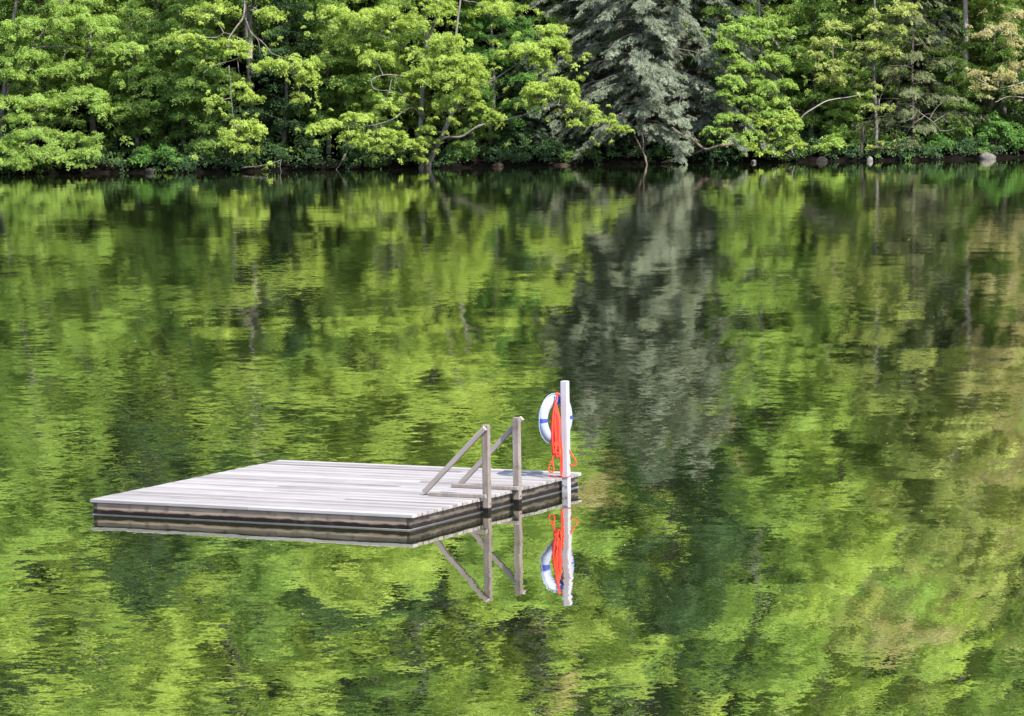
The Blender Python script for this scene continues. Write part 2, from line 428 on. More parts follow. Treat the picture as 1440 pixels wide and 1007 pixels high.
# ------------------------------------------------------------------ water
def water_mat():
    m, nt, out = new_mat('lake_water')
    tc = N(nt, 'ShaderNodeTexCoord')
    def slope(scale, seed, detail, sx=1.0):
        mp = N(nt, 'ShaderNodeMapping'); mp.inputs['Scale'].default_value = (scale*sx, scale, scale)
        mp.inputs['Location'].default_value = (seed, seed*1.7, 0)
        mp.inputs['Rotation'].default_value = (0, 0, 0.12)
        nt.links.new(tc.outputs['Object'], mp.inputs['Vector'])
        n = N(nt, 'ShaderNodeTexNoise', i_Scale=1.0, i_Detail=detail, i_Roughness=0.55)
        n.noise_dimensions = '2D'
        nt.links.new(mp.outputs[0], n.inputs['Vector'])
        v = N(nt, 'ShaderNodeVectorMath', operation='SUBTRACT'); v.inputs[1].default_value = (0.5, 0.5, 0.5)
        nt.links.new(n.outputs['Color'], v.inputs[0])
        return v.outputs[0]
    def scl(v, k):
        n = N(nt, 'ShaderNodeVectorMath', operation='SCALE'); nt.links.new(v, n.inputs[0])
        if isinstance(k, float): n.inputs['Scale'].default_value = k
        else: nt.links.new(k, n.inputs['Scale'])
        return n.outputs[0]
    def add(a, b):
        n = N(nt, 'ShaderNodeVectorMath', operation='ADD'); nt.links.new(a, n.inputs[0]); nt.links.new(b, n.inputs[1]); return n.outputs[0]
    # patches of calm and ruffled water
    pn = N(nt, 'ShaderNodeTexNoise', i_Scale=0.055, i_Detail=3.0); pn.noise_dimensions = '2D'
    nt.links.new(tc.outputs['Object'], pn.inputs['Vector'])
    patch = math_n(nt, 'MULTIPLY_ADD', pn.outputs['Fac'], 2.2); patch.node.inputs[2].default_value = -0.45
    patch = math_n(nt, 'MAXIMUM', patch, 0.18)
    s = add(scl(scl(slope(7.0, 3.1, 1.0, 0.8), 0.0085), patch), scl(scl(slope(2.3, 11.0, 2.0, 0.9), 0.0130), patch))
    s = add(s, scl(slope(0.5, 23.0, 1.0, 0.6), 0.0060))
    sy_ = N(nt, 'ShaderNodeSeparateXYZ'); nt.links.new(tc.outputs['Object'], sy_.inputs[0])
    far = N(nt, 'ShaderNodeMapRange'); far.inputs[1].default_value = 55; far.inputs[2].default_value = 115; far.inputs[3].default_value = 0.0042; far.inputs[4].default_value = 0.0125
    nt.links.new(sy_.outputs[1], far.inputs[0])
    s = add(s, scl(slope(22.0, 41.0, 1.0, 1.0), far.outputs[0]))
    # a ring of ripples by the left edge (a fish or an insect)
    cx, cy = on_plane(75, 850, 0)[:2]
    dv = N(nt, 'ShaderNodeVectorMath', operation='SUBTRACT'); dv.inputs[1].default_value = (cx, cy, 0)
    nt.links.new(tc.outputs['Object'], dv.inputs[0])
    ln = N(nt, 'ShaderNodeVectorMath', operation='LENGTH'); nt.links.new(dv.outputs[0], ln.inputs[0])
    w = math_n(nt, 'SINE', math_n(nt, 'MULTIPLY', ln.outputs['Value'], 46.0))
    env = math_n(nt, 'SUBTRACT', 1.0, math_n(nt, 'MULTIPLY', math_n(nt, 'ABSOLUTE', math_n(nt, 'SUBTRACT', ln.outputs['Value'], 0.36)), 3.4), True)
    nm = N(nt, 'ShaderNodeVectorMath', operation='NORMALIZE'); nt.links.new(dv.outputs[0], nm.inputs[0])
    s = add(s, scl(nm.outputs[0], math_n(nt, 'MULTIPLY', math_n(nt, 'MULTIPLY', w, env), 0.010)))
    sep = N(nt, 'ShaderNodeSeparateXYZ'); nt.links.new(s, sep.inputs[0])
    cmb = N(nt, 'ShaderNodeCombineXYZ', i_Z=1.0)
    nt.links.new(math_n(nt, 'MULTIPLY', sep.outputs[0], 4.0), cmb.inputs[0]); nt.links.new(sep.outputs[1], cmb.inputs[1])
    nz = N(nt, 'ShaderNodeVectorMath', operation='NORMALIZE'); nt.links.new(cmb.outputs[0], nz.inputs[0])
    gl = N(nt, 'ShaderNodeBsdfGlossy', i_Roughness=0.0); gl.inputs[0].default_value = (1.0, 0.98, 0.90, 1)
    nt.links.new(nz.outputs[0], gl.inputs['Normal'])
    df = N(nt, 'ShaderNodeBsdfDiffuse'); df.inputs[0].default_value = (0.010, 0.015, 0.005, 1)
    fr = N(nt, 'ShaderNodeFresnel', i_IOR=1.75); nt.links.new(nz.outputs[0], fr.inputs['Normal'])
    mx = N(nt, 'ShaderNodeMixShader')
    fac = math_n(nt, 'MULTIPLY_ADD', fr.outputs[0], 0.52); fac.node.inputs[2].default_value = 0.48
    nt.links.new(fac, mx.inputs[0]); nt.links.new(df.outputs[0], mx.inputs[1]); nt.links.new(gl.outputs[0], mx.inputs[2])
    nt.links.new(mx.outputs[0], out.inputs[0])
    return m
WATER = water_mat()
bm = bmesh.new()
v = [bm.verts.new(p) for p in ((-260, -120, 0), (260, -120, 0), (260, 192, 0), (-260, 192, 0))]
bm.faces.new(v)
tag(bm_obj('lake_water', bm, WATER), kind='structure')

# ------------------------------------------------------------------ far bank and hillside
def soil_mat():
    m, nt, out = new_mat('forest_floor')
    g = N(nt, 'ShaderNodeNewGeometry')
    no = N(nt, 'ShaderNodeTexNoise', i_Scale=1.6, i_Detail=6.0, i_Roughness=0.7)
    nt.links.new(g.outputs['Position'], no.inputs['Vector'])
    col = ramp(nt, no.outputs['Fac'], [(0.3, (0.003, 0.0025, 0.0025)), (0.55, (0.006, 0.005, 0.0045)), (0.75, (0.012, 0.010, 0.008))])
    p = N(nt, 'ShaderNodeBsdfPrincipled', i_Roughness=0.95); p.inputs['Specular IOR Level'].default_value = 0.0; nt.links.new(col, p.inputs['Base Color'])
    bp = N(nt, 'ShaderNodeBump', i_Strength=1.0, i_Distance=0.15)
    nt.links.new(no.outputs['Fac'], bp.inputs['Height']); nt.links.new(bp.outputs[0], p.inputs['Normal'])
    nt.links.new(p.outputs[0], out.inputs[0])
    return m
SOIL = soil_mat()
rng = np.random.default_rng(5)
xs = np.linspace(-260, 260, 521)
ts = np.concatenate([np.linspace(-8, -0.6, 5), np.linspace(-0.4, 3, 22), np.linspace(4, 170, 60)])
X, T = np.meshgrid(xs, ts)
Y = shore(X) + T
Z = ground_z(T) + np.where(T > -0.2, 1, 0)*(0.10*np.sin(X*2.9 + T)*np.sin(X*1.1 + 2) + rng.normal(0, 0.05, X.shape)) + np.clip(T/25, 0, 1)*0.8*np.sin(X*0.15 + T*0.2)
nx = len(xs)
i, j = np.meshgrid(np.arange(len(ts) - 1), np.arange(nx - 1), indexing='ij')
Q = np.stack([i*nx + j, i*nx + j + 1, (i + 1)*nx + j + 1, (i + 1)*nx + j], -1).reshape(-1, 4)
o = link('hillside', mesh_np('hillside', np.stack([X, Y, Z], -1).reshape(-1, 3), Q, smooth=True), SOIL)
tag(o, kind='structure')

# the far wood up the hill, seen as one mass (mostly in the reflection)
def lobe(rng, c, r, ns, per, size):
    """one rounded bough of a crown: sprays over the upper shell of a dome, with a ragged hem"""
    v = unit(rng.normal(size=(ns, 3))); v[:, 2] = np.abs(v[:, 2])*1.0 - 0.22
    C = np.asarray(c) + v*r*np.array([1, 1, .62])*rng.uniform(.75, 1.12, (ns, 1))
    Nn = unit(v*0.9 + np.array([0, 0, .75]) + 0.18*rng.normal(size=(ns, 3)))
    return leaves(rng, C, Nn, r*.42*rng.uniform(.7, 1.25, ns), per, size, .45, .36)
def hill_woods():
    rng = np.random.default_rng(77)
    groups = {}
    pts = []
    for row, t in enumerate(np.arange(17, 130, 6.0)):
        hw = 52 + t*0.32
        step = 4.6 + t*0.02
        for x in np.arange(-hw, hw, step):
            pts.append((x + rng.uniform(-1.8, 1.8), t + rng.uniform(-2.4, 2.4)))
    tp = []
    for x, t in pts:
        b = np.array([x, float(shore(x)) + t, float(ground_z(t))])
        h = rng.uniform(9, 16); cr = rng.uniform(3.0, 5.0)
        drift = math.sin(x*0.21 + 1.3) + math.sin(t*0.19 + x*0.07) + rng.normal(0, .55)
        drift += .7*(t > 48)
        key = 'yellow' if drift > .75 else 'maple' if drift > -.15 else 'mid' if drift > -.95 else 'dark'
        if rng.uniform() < .16: key = 'hemlock_dark'
        if rng.uniform() < .04: key = 'tan'
        if x > 24 and rng.uniform() < .5: key = rng.choice(['pale', 'maple', 'tan'], p=[.35, .45, .2])
        parts = groups.setdefault(key, [])
        if key == 'hemlock_dark':
            for k in range(13):
                f = (k + .5)/13; prof = (1 - f)**.7; az = k*2.4; d = cr*prof*.5
                c = b + np.array([math.cos(az)*d, math.sin(az)*d, h*(0.1 + 0.9*f)])
                rr = cr*max(.25, prof)*.5
                parts.append(tier(rng, c, rr, rr, rr*.4, 9, 40, 0.3, (0.5*math.cos(az), 0.5*math.sin(az), 0), rr*.5, .5, .4)[0])
        else:
            nl = rng.integers(7, 11)
            for k in range(nl):
                f = (k + .5)/nl; az = k*2.4 + rng.uniform(-.5, .5)
                d = cr*math.sin(PI*(0.2 + 0.7*f))*rng.uniform(.35, .75)
                c = b + np.array([math.cos(az)*d, math.sin(az)*d, h*(0.28 + 0.62*f)])
                parts.append(lobe(rng, c, cr*rng.uniform(.30, .56), 24, 44, 0.23))
        z = np.linspace(-.5, h*.9, 4)
        tp.append((b + np.stack([0*z, 0*z, z], 1), np.linspace(.17, .04, 4)))
    keys = list(groups)
    V, Q, T, MI, off = [], [], [], [], 0
    for mi, k in enumerate(keys):
        v, q, t = merge(groups[k]); V.append(v); Q.append(q + off); T.append(t); MI.append(np.full(len(q), mi)); off += len(v)
    v, q = tubes_np(tp, 6); V.append(v); Q.append(q + off); T.append(np.full(len(q), .5)); MI.append(np.full(len(q), len(keys)))
    me = mesh_np('hillside_woods', np.concatenate(V), np.concatenate(Q), np.concatenate(T), mat_idx=np.concatenate(MI))
    o = link('hillside_woods', me, [LEAF[k] for k in keys] + [BARK])
    tag(o, 'bright green spring woods covering the hillside behind the shoreline trees', 'woods', kind='stuff')
hill_woods()

# low plants on the bank
def undergrowth():
    rng = np.random.default_rng(31)
    n = 5200
    x = rng.uniform(-48, 48, n); t = 0.25 + rng.uniform(0, 1, n)**1.7*15
    keep = (np.sin(x*0.8) + np.sin(x*0.31 + 1) + rng.normal(0, .8, n)) > -0.9
    x, t = x[keep], t[keep]; n = len(x)
    C = np.stack([x, shore(x) + t, np.maximum(ground_z(t), 0) + rng.uniform(0.14, 0.85, n)], 1)
    Nn = unit(np.array([0, -0.45, 1.0]) + 0.4*rng.normal(size=(n, 3)))
    v, q, tt = leaves(rng, C, Nn, rng.uniform(.22, .5, n), 34, 0.12, .4, .5)
    m = 1500
    x2 = rng.uniform(-48, 48, m); t2 = rng.uniform(-.5, .7, m)
    keep = np.sin(x2*1.7 + 1) + np.sin(x2*.63) + .7*np.sin(x2*4.1) + rng.normal(0, .5, m) > .15
    x2, t2 = x2[keep], t2[keep]; m = len(x2)
    C2 = np.stack([x2, shore(x2) + t2, rng.uniform(.16, .75, m)], 1)
    v2, q2, tt2 = leaves(rng, C2, unit(np.array([0, -.5, 1.0]) + .4*rng.normal(size=(m, 3))), rng.uniform(.18, .4, m), 30, .11, .5, .5)
    k2 = np.repeat(np.where(np.sin(x2*1.1 + 4) + rng.normal(0, .5, m) > .75, 1, 0), 30)
    kind = np.repeat(np.where(np.sin(x*0.55 + 2) + rng.normal(0, .6, n) > (0.8 - 0.9*(x > 8) + 2.5*(t < 1.2)), 1, 0), 34)  # bank-foot shade put into colour: sprays nearest the water get darker leaves
    v, q, tt, kind = np.concatenate([v, v2]), np.concatenate([q, q2 + len(v)]), np.concatenate([tt, tt2*.6]), np.concatenate([kind, k2])  # overhanging fringe tint lowered as well, for the shadow band
    o = link('undergrowth', mesh_np('undergrowth', v, q, tt, mat_idx=kind), [LEAF['dark'], LEAF['mid']])
    tag(o, 'low green undergrowth on the far bank under the trees', 'undergrowth', kind='stuff')
undergrowth()

# ------------------------------------------------------------------ swimming raft
A_YAW = -0.4712; RW, RL, RH = 4.0495, 4.0917, 0.1703
av = np.array([math.cos(A_YAW), math.sin(A_YAW)]); bv = np.array([-math.sin(A_YAW), math.cos(A_YAW)])
RC = np.array([-1.0726, 35.4764]) - av*RW/2 + bv*RL/2
def loc2(px, py, z):
    q = on_plane(px, py, z)[:2] - RC
    return float(q @ av), float(q @ bv)

def wood_mat(name, a, b, c, axis=0, wet=False, rough=0.85, streak=1.0, var=0.5, blotch=0.5):
    m, nt, out = new_mat(name)
    tc = N(nt, 'ShaderNodeTexCoord')
    at_ = N(nt, 'ShaderNodeAttribute', attribute_name='tint')
    mp = N(nt, 'ShaderNodeMapping')
    s = [38.0, 38.0, 38.0]; s[axis] = 1.4
    mp.inputs['Scale'].default_value = s
    nt.links.new(tc.outputs['Object'], mp.inputs['Vector'])
    off = N(nt, 'ShaderNodeVectorMath', operation='ADD')
    nt.links.new(mp.outputs[0], off.inputs[0])
    sc = N(nt, 'ShaderNodeVectorMath', operation='SCALE'); sc.inputs[0].default_value = (31, 17, 23)
    nt.links.new(at_.outputs['Fac'], sc.inputs['Scale']); nt.links.new(sc.outputs[0], off.inputs[1])
    no = N(nt, 'ShaderNodeTexNoise', i_Scale=1.0, i_Detail=4.0, i_Roughness=0.65)
    nt.links.new(off.outputs[0], no.inputs['Vector'])
    bl = N(nt, 'ShaderNodeTexNoise', i_Scale=2.6, i_Detail=3.0)
    nt.links.new(tc.outputs['Object'], bl.inputs['Vector'])
    f = math_n(nt, 'ADD', math_n(nt, 'MULTIPLY', no.outputs['Fac'], 0.75*streak), math_n(nt, 'MULTIPLY', at_.outputs['Fac'], var))
    f = math_n(nt, 'ADD', f, math_n(nt, 'MULTIPLY', math_n(nt, 'SUBTRACT', bl.outputs['Fac'], 0.5), blotch))
    f = math_n(nt, 'SUBTRACT', f, 0.12)
    col = ramp(nt, f, [(0.22, a), (0.5, b), (0.8, c)])
    p = N(nt, 'ShaderNodeBsdfPrincipled', i_Roughness=rough); p.inputs['Specular IOR Level'].default_value = 0.12
    if wet:                                   # soaked and algae-dark along the waterline, with an uneven tide mark
        sp = N(nt, 'ShaderNodeSeparateXYZ'); nt.links.new(tc.outputs['Object'], sp.inputs[0])
        wv = N(nt, 'ShaderNodeTexNoise', i_Scale=5.0, i_Detail=4.0); nt.links.new(tc.outputs['Object'], wv.inputs['Vector'])
        hgt = math_n(nt, 'SUBTRACT', sp.outputs[2], math_n(nt, 'MULTIPLY', wv.outputs['Fac'], 0.055))
        wf = math_n(nt, 'MULTIPLY_ADD', hgt, -55.0); wf.node.inputs[2].default_value = 2.1; wf.node.use_clamp = True
        col = mixc(nt, wf, col, (0.009, 0.007, 0.006))
        st = N(nt, 'ShaderNodeTexNoise', i_Scale=9.0, i_Detail=5.0); nt.links.new(tc.outputs['Object'], st.inputs['Vector'])
        stf = math_n(nt, 'MULTIPLY_ADD', st.outputs['Fac'], 5.0); stf.node.inputs[2].default_value = -2.75; stf.node.use_clamp = True
        col = mixc(nt, math_n(nt, 'MULTIPLY', stf, 0.75), col, (0.045, 0.040, 0.030))
    nt.links.new(col, p.inputs['Base Color'])
    bp = N(nt, 'ShaderNodeBump', i_Strength=0.35, i_Distance=0.004)
    nt.links.new(no.outputs['Fac'], bp.inputs['Height']); nt.links.new(bp.outputs[0], p.inputs['Normal'])
    nt.links.new(p.outputs[0], out.inputs[0])
    return m
DECKW = wood_mat('weathered_deck', (0.104, 0.091, 0.086), (0.214, 0.198, 0.192), (0.298, 0.279, 0.274), 0, streak=1.0, var=.5, blotch=.22)
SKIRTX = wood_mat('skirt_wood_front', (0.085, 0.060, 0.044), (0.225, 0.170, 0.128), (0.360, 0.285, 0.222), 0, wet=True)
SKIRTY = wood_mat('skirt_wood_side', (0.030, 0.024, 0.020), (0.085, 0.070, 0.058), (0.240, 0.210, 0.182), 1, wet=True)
POSTW = wood_mat('post_wood', (0.080, 0.064, 0.055), (0.165, 0.138, 0.122), (0.260, 0.226, 0.205), 2)
POSTWET = wood_mat('post_wood_wet', (0.080, 0.064, 0.055), (0.165, 0.138, 0.122), (0.260, 0.226, 0.205), 2, wet=True)
RAILW = wood_mat('rail_wood', (0.125, 0.103, 0.090), (0.210, 0.180, 0.162), (0.300, 0.265, 0.243), 0)
WHITEW = wood_mat('white_post_paint', (0.24, 0.228, 0.255), (0.33, 0.315, 0.35), (0.41, 0.395, 0.43), 2, rough=0.6)

def simple(name, col, rough=0.5, metal=0.0, noise=0.12, sc=30):
    m, nt, out = new_mat(name)
    tc = N(nt, 'ShaderNodeTexCoord'); no = N(nt, 'ShaderNodeTexNoise', i_Scale=float(sc), i_Detail=3.0)
    nt.links.new(tc.outputs['Object'], no.inputs['Vector'])
    c = mixc(nt, no.outputs['Fac'], tuple(x*(1 - noise) for x in col), tuple(min(1, x*(1 + noise)) for x in col))
    p = N(nt, 'ShaderNodeBsdfPrincipled', i_Roughness=rough, i_Metallic=metal)
    nt.links.new(c, p.inputs['Base Color']); nt.links.new(p.outputs[0], out.inputs[0])
    return m

def set_tint(bm, faces, val):
    ly = bm.faces.layers.float.get('tint') or bm.faces.layers.float.new('tint')
    for f in faces: f[ly] = val

def board(bm, c, s, val, bev=0.004, M=None):
    """box with its own grain; keeps the tint attribute of boards already in bm"""
    ly = bm.faces.layers.float.get('tint') or bm.faces.layers.float.new('tint')
    old = set(bm.faces)
    box(bm, c, s, bev, M)
    for f in bm.faces:
        if f not in old: f[ly] = val

rng = np.random.default_rng(12)
raft = thing('swimming_raft', (RC[0], RC[1], 0), 'square grey weathered wooden swimming raft floating on the lake', 'raft', rotz=A_YAW)
bm = bmesh.new(); bm.faces.layers.float.new('tint')
nb = 36; pitch = RL/nb
for k in range(nb):
    y = -RL/2 + pitch*(k + .5)
    w = pitch - 0.011
    L = RW + rng.uniform(-0.010, 0.012); dx = rng.uniform(-0.004, 0.006)
    val = float(np.clip(0.5 + (0.22 if k % 2 else -0.22)*rng.uniform(-.35, 1.3) + rng.normal(0, .1), 0, 1))
    if k in (0,): val = 0.95
    # each plank in one or two lengths butted on a joist
    if rng.uniform() < 0.35:
        cut = rng.choice([-0.66, 0.0, 0.66])*1.0
        for x0, x1 in ((-L/2, cut - .002), (cut + .002, L/2)):
            board(bm, ((x0 + x1)/2 + dx, y, RH - 0.018 + rng.uniform(-.0015, .0015)), (x1 - x0, w, 0.036), float(np.clip(val + rng.normal(0, .2), 0, 1)), 0.005)
    else:
        board(bm, (dx, y, RH - 0.018 + rng.uniform(-.0015, .0015)), (L, w, 0.036), val, 0.005)
bm_obj('deck', bm, DECKW, raft)
ins = 0.040; insf = 0.025; zt = RH - 0.0385; zb = -0.16; hz = zt - zb
def skirt(c, s, mat, val):
    bm = bmesh.new(); bm.faces.layers.float.new('tint'); board(bm, c, s, val, 0.006)
    return bm_obj('side_board', bm, mat, raft)
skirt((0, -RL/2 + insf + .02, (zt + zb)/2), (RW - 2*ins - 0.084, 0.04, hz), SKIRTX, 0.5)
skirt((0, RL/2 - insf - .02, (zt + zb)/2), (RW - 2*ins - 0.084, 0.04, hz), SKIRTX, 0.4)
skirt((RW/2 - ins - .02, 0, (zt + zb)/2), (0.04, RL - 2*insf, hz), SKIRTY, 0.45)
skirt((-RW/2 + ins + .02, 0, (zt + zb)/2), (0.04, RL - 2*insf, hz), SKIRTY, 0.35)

# ladder posts, braces and sills
PX = RW/2 + 0.040
def post(name, x, y, ztop, mat, w=0.072, d=0.072, bev=0.02, zbot=-0.5):
    bm = bmesh.new(); bm.faces.layers.float.new('tint')
    board(bm, (x, y, (ztop + zbot)/2), (w, d, ztop - zbot), float(rng.uniform(.3, .7)), 0.006)
    top = [v for v in bm.verts if v.co.z > ztop - 0.02]
    bmesh.ops.scale(bm, vec=(0.72, 0.86, 1), space=Matrix.Translation((-x, -y, 0)), verts=[v for v in top if v.co.z > ztop - 0.003])
    return bm_obj(name, bm, mat, raft)
NY, FY = -0.415, 0.320
BOLT = simple('bolt_steel', (0.10, 0.085, 0.075), 0.6, 0.6)
def bolt(parent, x, y, z, d=(1, 0, 0), r=0.011):
    bm = bmesh.new()
    g = bmesh.ops.create_cone(bm, cap_ends=True, segments=12, radius1=r, radius2=r*0.8, depth=0.012)
    bmesh.ops.transform(bm, matrix=Matrix.Translation((x, y, z)) @ Vector(d).to_track_quat('Z', 'Y').to_matrix().to_4x4(), verts=bm.verts)
    return bm_obj('bolt', bm, BOLT, parent)
def bar(name, p, q, w, t, mat, up=(0, 0, 1)):
    """rectangular bar from p to q, w across `side`, t thick, own axes so that the grain follows it"""
    p, q = Vector(p), Vector(q); L = (q - p).length
    x = (q - p).normalized(); y = Vector(up).cross(x).normalized(); z = x.cross(y)
    M = Matrix((x, y, z)).transposed().to_4x4(); M.translation = (p + q)/2
    bm = bmesh.new(); bm.faces.layers.float.new('tint'); board(bm, (0, 0, 0), (L, w, t), float(rng.uniform(.35, .7)), 0.006)
    o = bm_obj(name, bm, mat, raft); o.matrix_local = M
    return o
for y, zt_, sgn, ft, sl in ((NY, 0.965, -1, (614, 692), (619, 694)), (FY, 0.975, 1, (660, 681), (644, 683.5))):
    p = post('ladder_post', PX, y, zt_, POSTWET)
    bolt(p, PX + 0.038, y, 0.10); bolt(p, PX - 0.015, y - 0.038, 0.215, (0, -1, 0)); bolt(p, PX + 0.015, y - 0.038, 0.205, (0, -1, 0))
    fx, fy = loc2(*ft, RH)
    yb = y + sgn*(0.036 + 0.0205)
    bar('ladder_brace', (fx, yb, RH + 0.030), (PX + (0.02 if sgn < 0 else 0.045), yb, zt_ - (0.030 if sgn < 0 else 0.012)), 0.038, 0.056, RAILW)
    sx, sy = loc2(*sl, RH)
    yl = y - 0.036 - 0.024 - (0.04 if sgn < 0 else 0)
    bar('ladder_sill', (sx, yl, RH + 0.021), (PX + 0.04, yl, RH + 0.021), 0.045, 0.042, POSTW)
for z in (-0.12, -0.38):
    bar('ladder_rung', (PX, NY + 0.037, z), (PX, FY - 0.037, z), 0.09, 0.038, POSTW)
LY = 1.55
lp = post('lifebuoy_post', PX, LY, 1.275, WHITEW, 0.078, 0.078)
for dy_ in (-0.022, 0.022):
    bolt(lp, PX + dy_*0.8 - .0, LY - 0.041, 0.075 - dy_*0.3, (0, -1, 0), 0.009)
# thin meniscus where the water climbs the boards
def meniscus():
    hx, hy = RW/2 - ins, RL/2 - insf
    prof = [(0.016, 0.0008), (0.008, 0.0030), (0.003, 0.0065), (0.0, 0.0110)]
    V = []
    for o_, z in prof:
        V += [(hx + o_, -hy - o_, z), (hx + o_, hy + o_, z), (-hx - o_, hy + o_, z), (-hx - o_, -hy - o_, z)]
    Q = [[k*4 + i, k*4 + (i + 1) % 4, k*4 + 4 + (i + 1) % 4, k*4 + 4 + i] for k in range(3) for i in range(4)]
    m, nt, out = new_mat('water_edge'); g = N(nt, 'ShaderNodeBsdfGlossy', i_Roughness=0.3); g.inputs[0].default_value = (.8, .8, .8, 1)
    nt.links.new(g.outputs[0], out.inputs[0])
    o = link('water_edge', mesh_np('water_edge', np.array(V), np.array(Q)), m)
    o.location = (RC[0], RC[1], 0); o.rotation_euler = (0, 0, A_YAW)
    tag(o, kind='structure')
meniscus()

# ------------------------------------------------------------------ life ring and rope
def rl(x, y, z):                                   # raft local to world
    p = RC + av*x + bv*y
    return np.array([p[0], p[1], z])
RINGW = simple('ring_white', (0.235, 0.265, 0.35), 0.5, 0, 0.05, 8)
NAVY = simple('navy_band', (0.012, 0.030, 0.220), 0.6)
ORANGE = simple('orange_rope', (0.56, 0.034, 0.014), 0.8, 0, 0.4, 60)
rc = rl(PX - 0.118, LY - 0.015, 0.838)
ring = thing('life_ring', rc, 'white life ring with navy blue bands hanging on the white post', 'life ring', rotz=A_YAW - R(13))
RM, RT = 0.222, 0.062
def torus_part(name, a0, a1, rt, mat, seg=64, minor=20, closed=True, parent=ring):
    V = []; n = seg
    A = np.linspace(a0, a1, n, endpoint=not closed); B = np.arange(minor)/minor*2*PI
    for a in A:
        for b in B:
            rr = RM + rt*math.cos(b)
            V.append((rt*0.82*math.sin(b), rr*math.cos(a), rr*math.sin(a)))
    Q = []
    for i in range(n if closed else n - 1):
        for j in range(minor):
            i2 = (i + 1) % n; j2 = (j + 1) % minor
            Q.append((i*minor + j, i2*minor + j, i2*minor + j2, i*minor + j2))
    return link(name, mesh_np(name, np.array(V), np.array(Q), smooth=True), mat, parent)
torus_part('ring_body', 0, 2*PI, RT, RINGW)
for a in (0, PI/2, PI, 3*PI/2):
    torus_part('band', a - 0.09, a + 0.09, RT + 0.0025, NAVY, 8, 20, False)
# grab line round the ring
pts = []
for k in range(81):
    a = k/80*2*PI
    rr = RM + RT + 0.006 + 0.010*abs(math.sin(2*a))
    pts.append((0.006*math.sin(3*a), rr*math.cos(a), rr*math.sin(a)))
P = np.array(pts)
link('grab_line', mesh_np('grab_line', *tubes_np([(P, np.full(len(P), 0.005))], 6), smooth=True), RINGW, ring)

def rope():
    rng = np.random.default_rng(4)
    base = rl(PX - 0.028, LY - 0.078, 0)                # hangs on the camera side of the post, in front of the ring
    u = np.array([av[0], av[1], 0]); w = np.array([-bv[0], -bv[1], 0]); z = np.array([0, 0, 1.0])
    # sideways direction as seen from shore: along x
    sx = np.array([0.99, -0.12, 0]); fr = np.array([-0.12, -0.99, 0])
    base = base - sx*0.050
    paths = []
    def pth(l, r=0.0112):
        pts = np.array([base + sx*a + fr*d + z*h for a, d, h in l])
        P = spline(pts, 6); paths.append((P, np.full(len(P), r)))
    pk = (0.012, 0.0, 1.055)
    for k in range(18):                                 # the hank of loops
        a = rng.uniform(-0.056, 0.0); b = a + rng.uniform(0.03, 0.056)
        top = rng.uniform(0.98, 1.045); bot = rng.uniform(0.52, 0.64) if k > 7 else rng.uniform(0.405, 0.49)
        d = rng.uniform(0.0, 0.05)
        l = [(0.0, d, top), (a*0.6, d + .01, top - 0.10), (a, d + .012, (top + bot)/2 + rng.uniform(-.05, .05)), (a*0.9, d, bot + 0.07),
             ((a + b)/2, d + .008, bot), (b*0.95, d + .01, bot + 0.06), (b, d, (top + bot)/2 + rng.uniform(-.05, .05)), (b*.5, d, top - 0.09), (0.0, d, top)]
        pth(l)
    pth([(0.0, .03, 1.03), (0.02, .03, 1.10), (0.015, .0, 1.14), (0.05, -.01, 1.12)])
    pth([(0.02, .045, 0.60), (0.0, .05, 0.50), (-0.03, .055, 0.52), (0.01, .06, 0.62)])
    # slack loop on the left
    pth([(-0.012, .04, 0.47), (-0.045, .05, 0.38), (-0.085, .05, 0.29), (-0.080, .05, 0.255), (-0.045, .05, 0.245), (-0.025, .05, 0.275), (-0.040, .045, 0.36), (-0.020, .04, 0.46)], 0.0078)
    # tail down the post to the deck and round its foot
    pth([(0.035, .035, 0.55), (0.050, .02, 0.42), (0.052, .015, 0.30), (0.050, .015, 0.205)], 0.009)
    pth([(0.060, .010, 0.60), (0.068, .008, 0.42), (0.066, .01, 0.25), (0.058, .02, 0.195)], 0.009)
    V, Q = tubes_np(paths, 7)
    # turns round the post foot
    foot = []
    for k, zc in enumerate((0.186,)):
        l = []
        for t in np.linspace(0, 2*PI, 25):
            c_, s_ = math.cos(t), math.sin(t); m = max(abs(c_), abs(s_))
            l.append(rl(PX + 0.046*c_/m, LY + 0.046*s_/m, zc + 0.008*math.sin(t + k)))
        foot.append((np.array(l), np.full(25, 0.0045)))
    # slack loop behind the post, on the right
    b2 = rl(PX + 0.055, LY + 0.02, 0)
    l = [(-0.03, 0, 0.50), (0.01, 0, 0.43), (0.052, 0, 0.36), (0.058, 0, 0.325), (0.03, 0, 0.300), (-0.005, 0, 0.315), (-0.03, 0, 0.33)]
    P = spline(np.array([b2 + sx*a + fr*d + z*h for a, d, h in l]), 6)
    foot.append((P, np.full(len(P), 0.0078)))
    # deck coil lying by the post foot
    l = [rl(PX - 0.06 - 0.05*k, LY - 0.02 + 0.02*math.sin(k*1.3), RH + 0.010) for k in range(4)]
    P = spline(np.array(l), 4); foot.append((P, np.full(len(P), 0.0078)))
    V2, Q2 = tubes_np(foot, 7)
    me = mesh_np('rescue_rope', np.concatenate([V, V2]), np.concatenate([Q, Q2 + len(V)]), smooth=True)
    tag(link('rescue_rope', me, ORANGE), 'bright orange rope hung in a coil on the white post beside the life ring', 'rope')
rope()

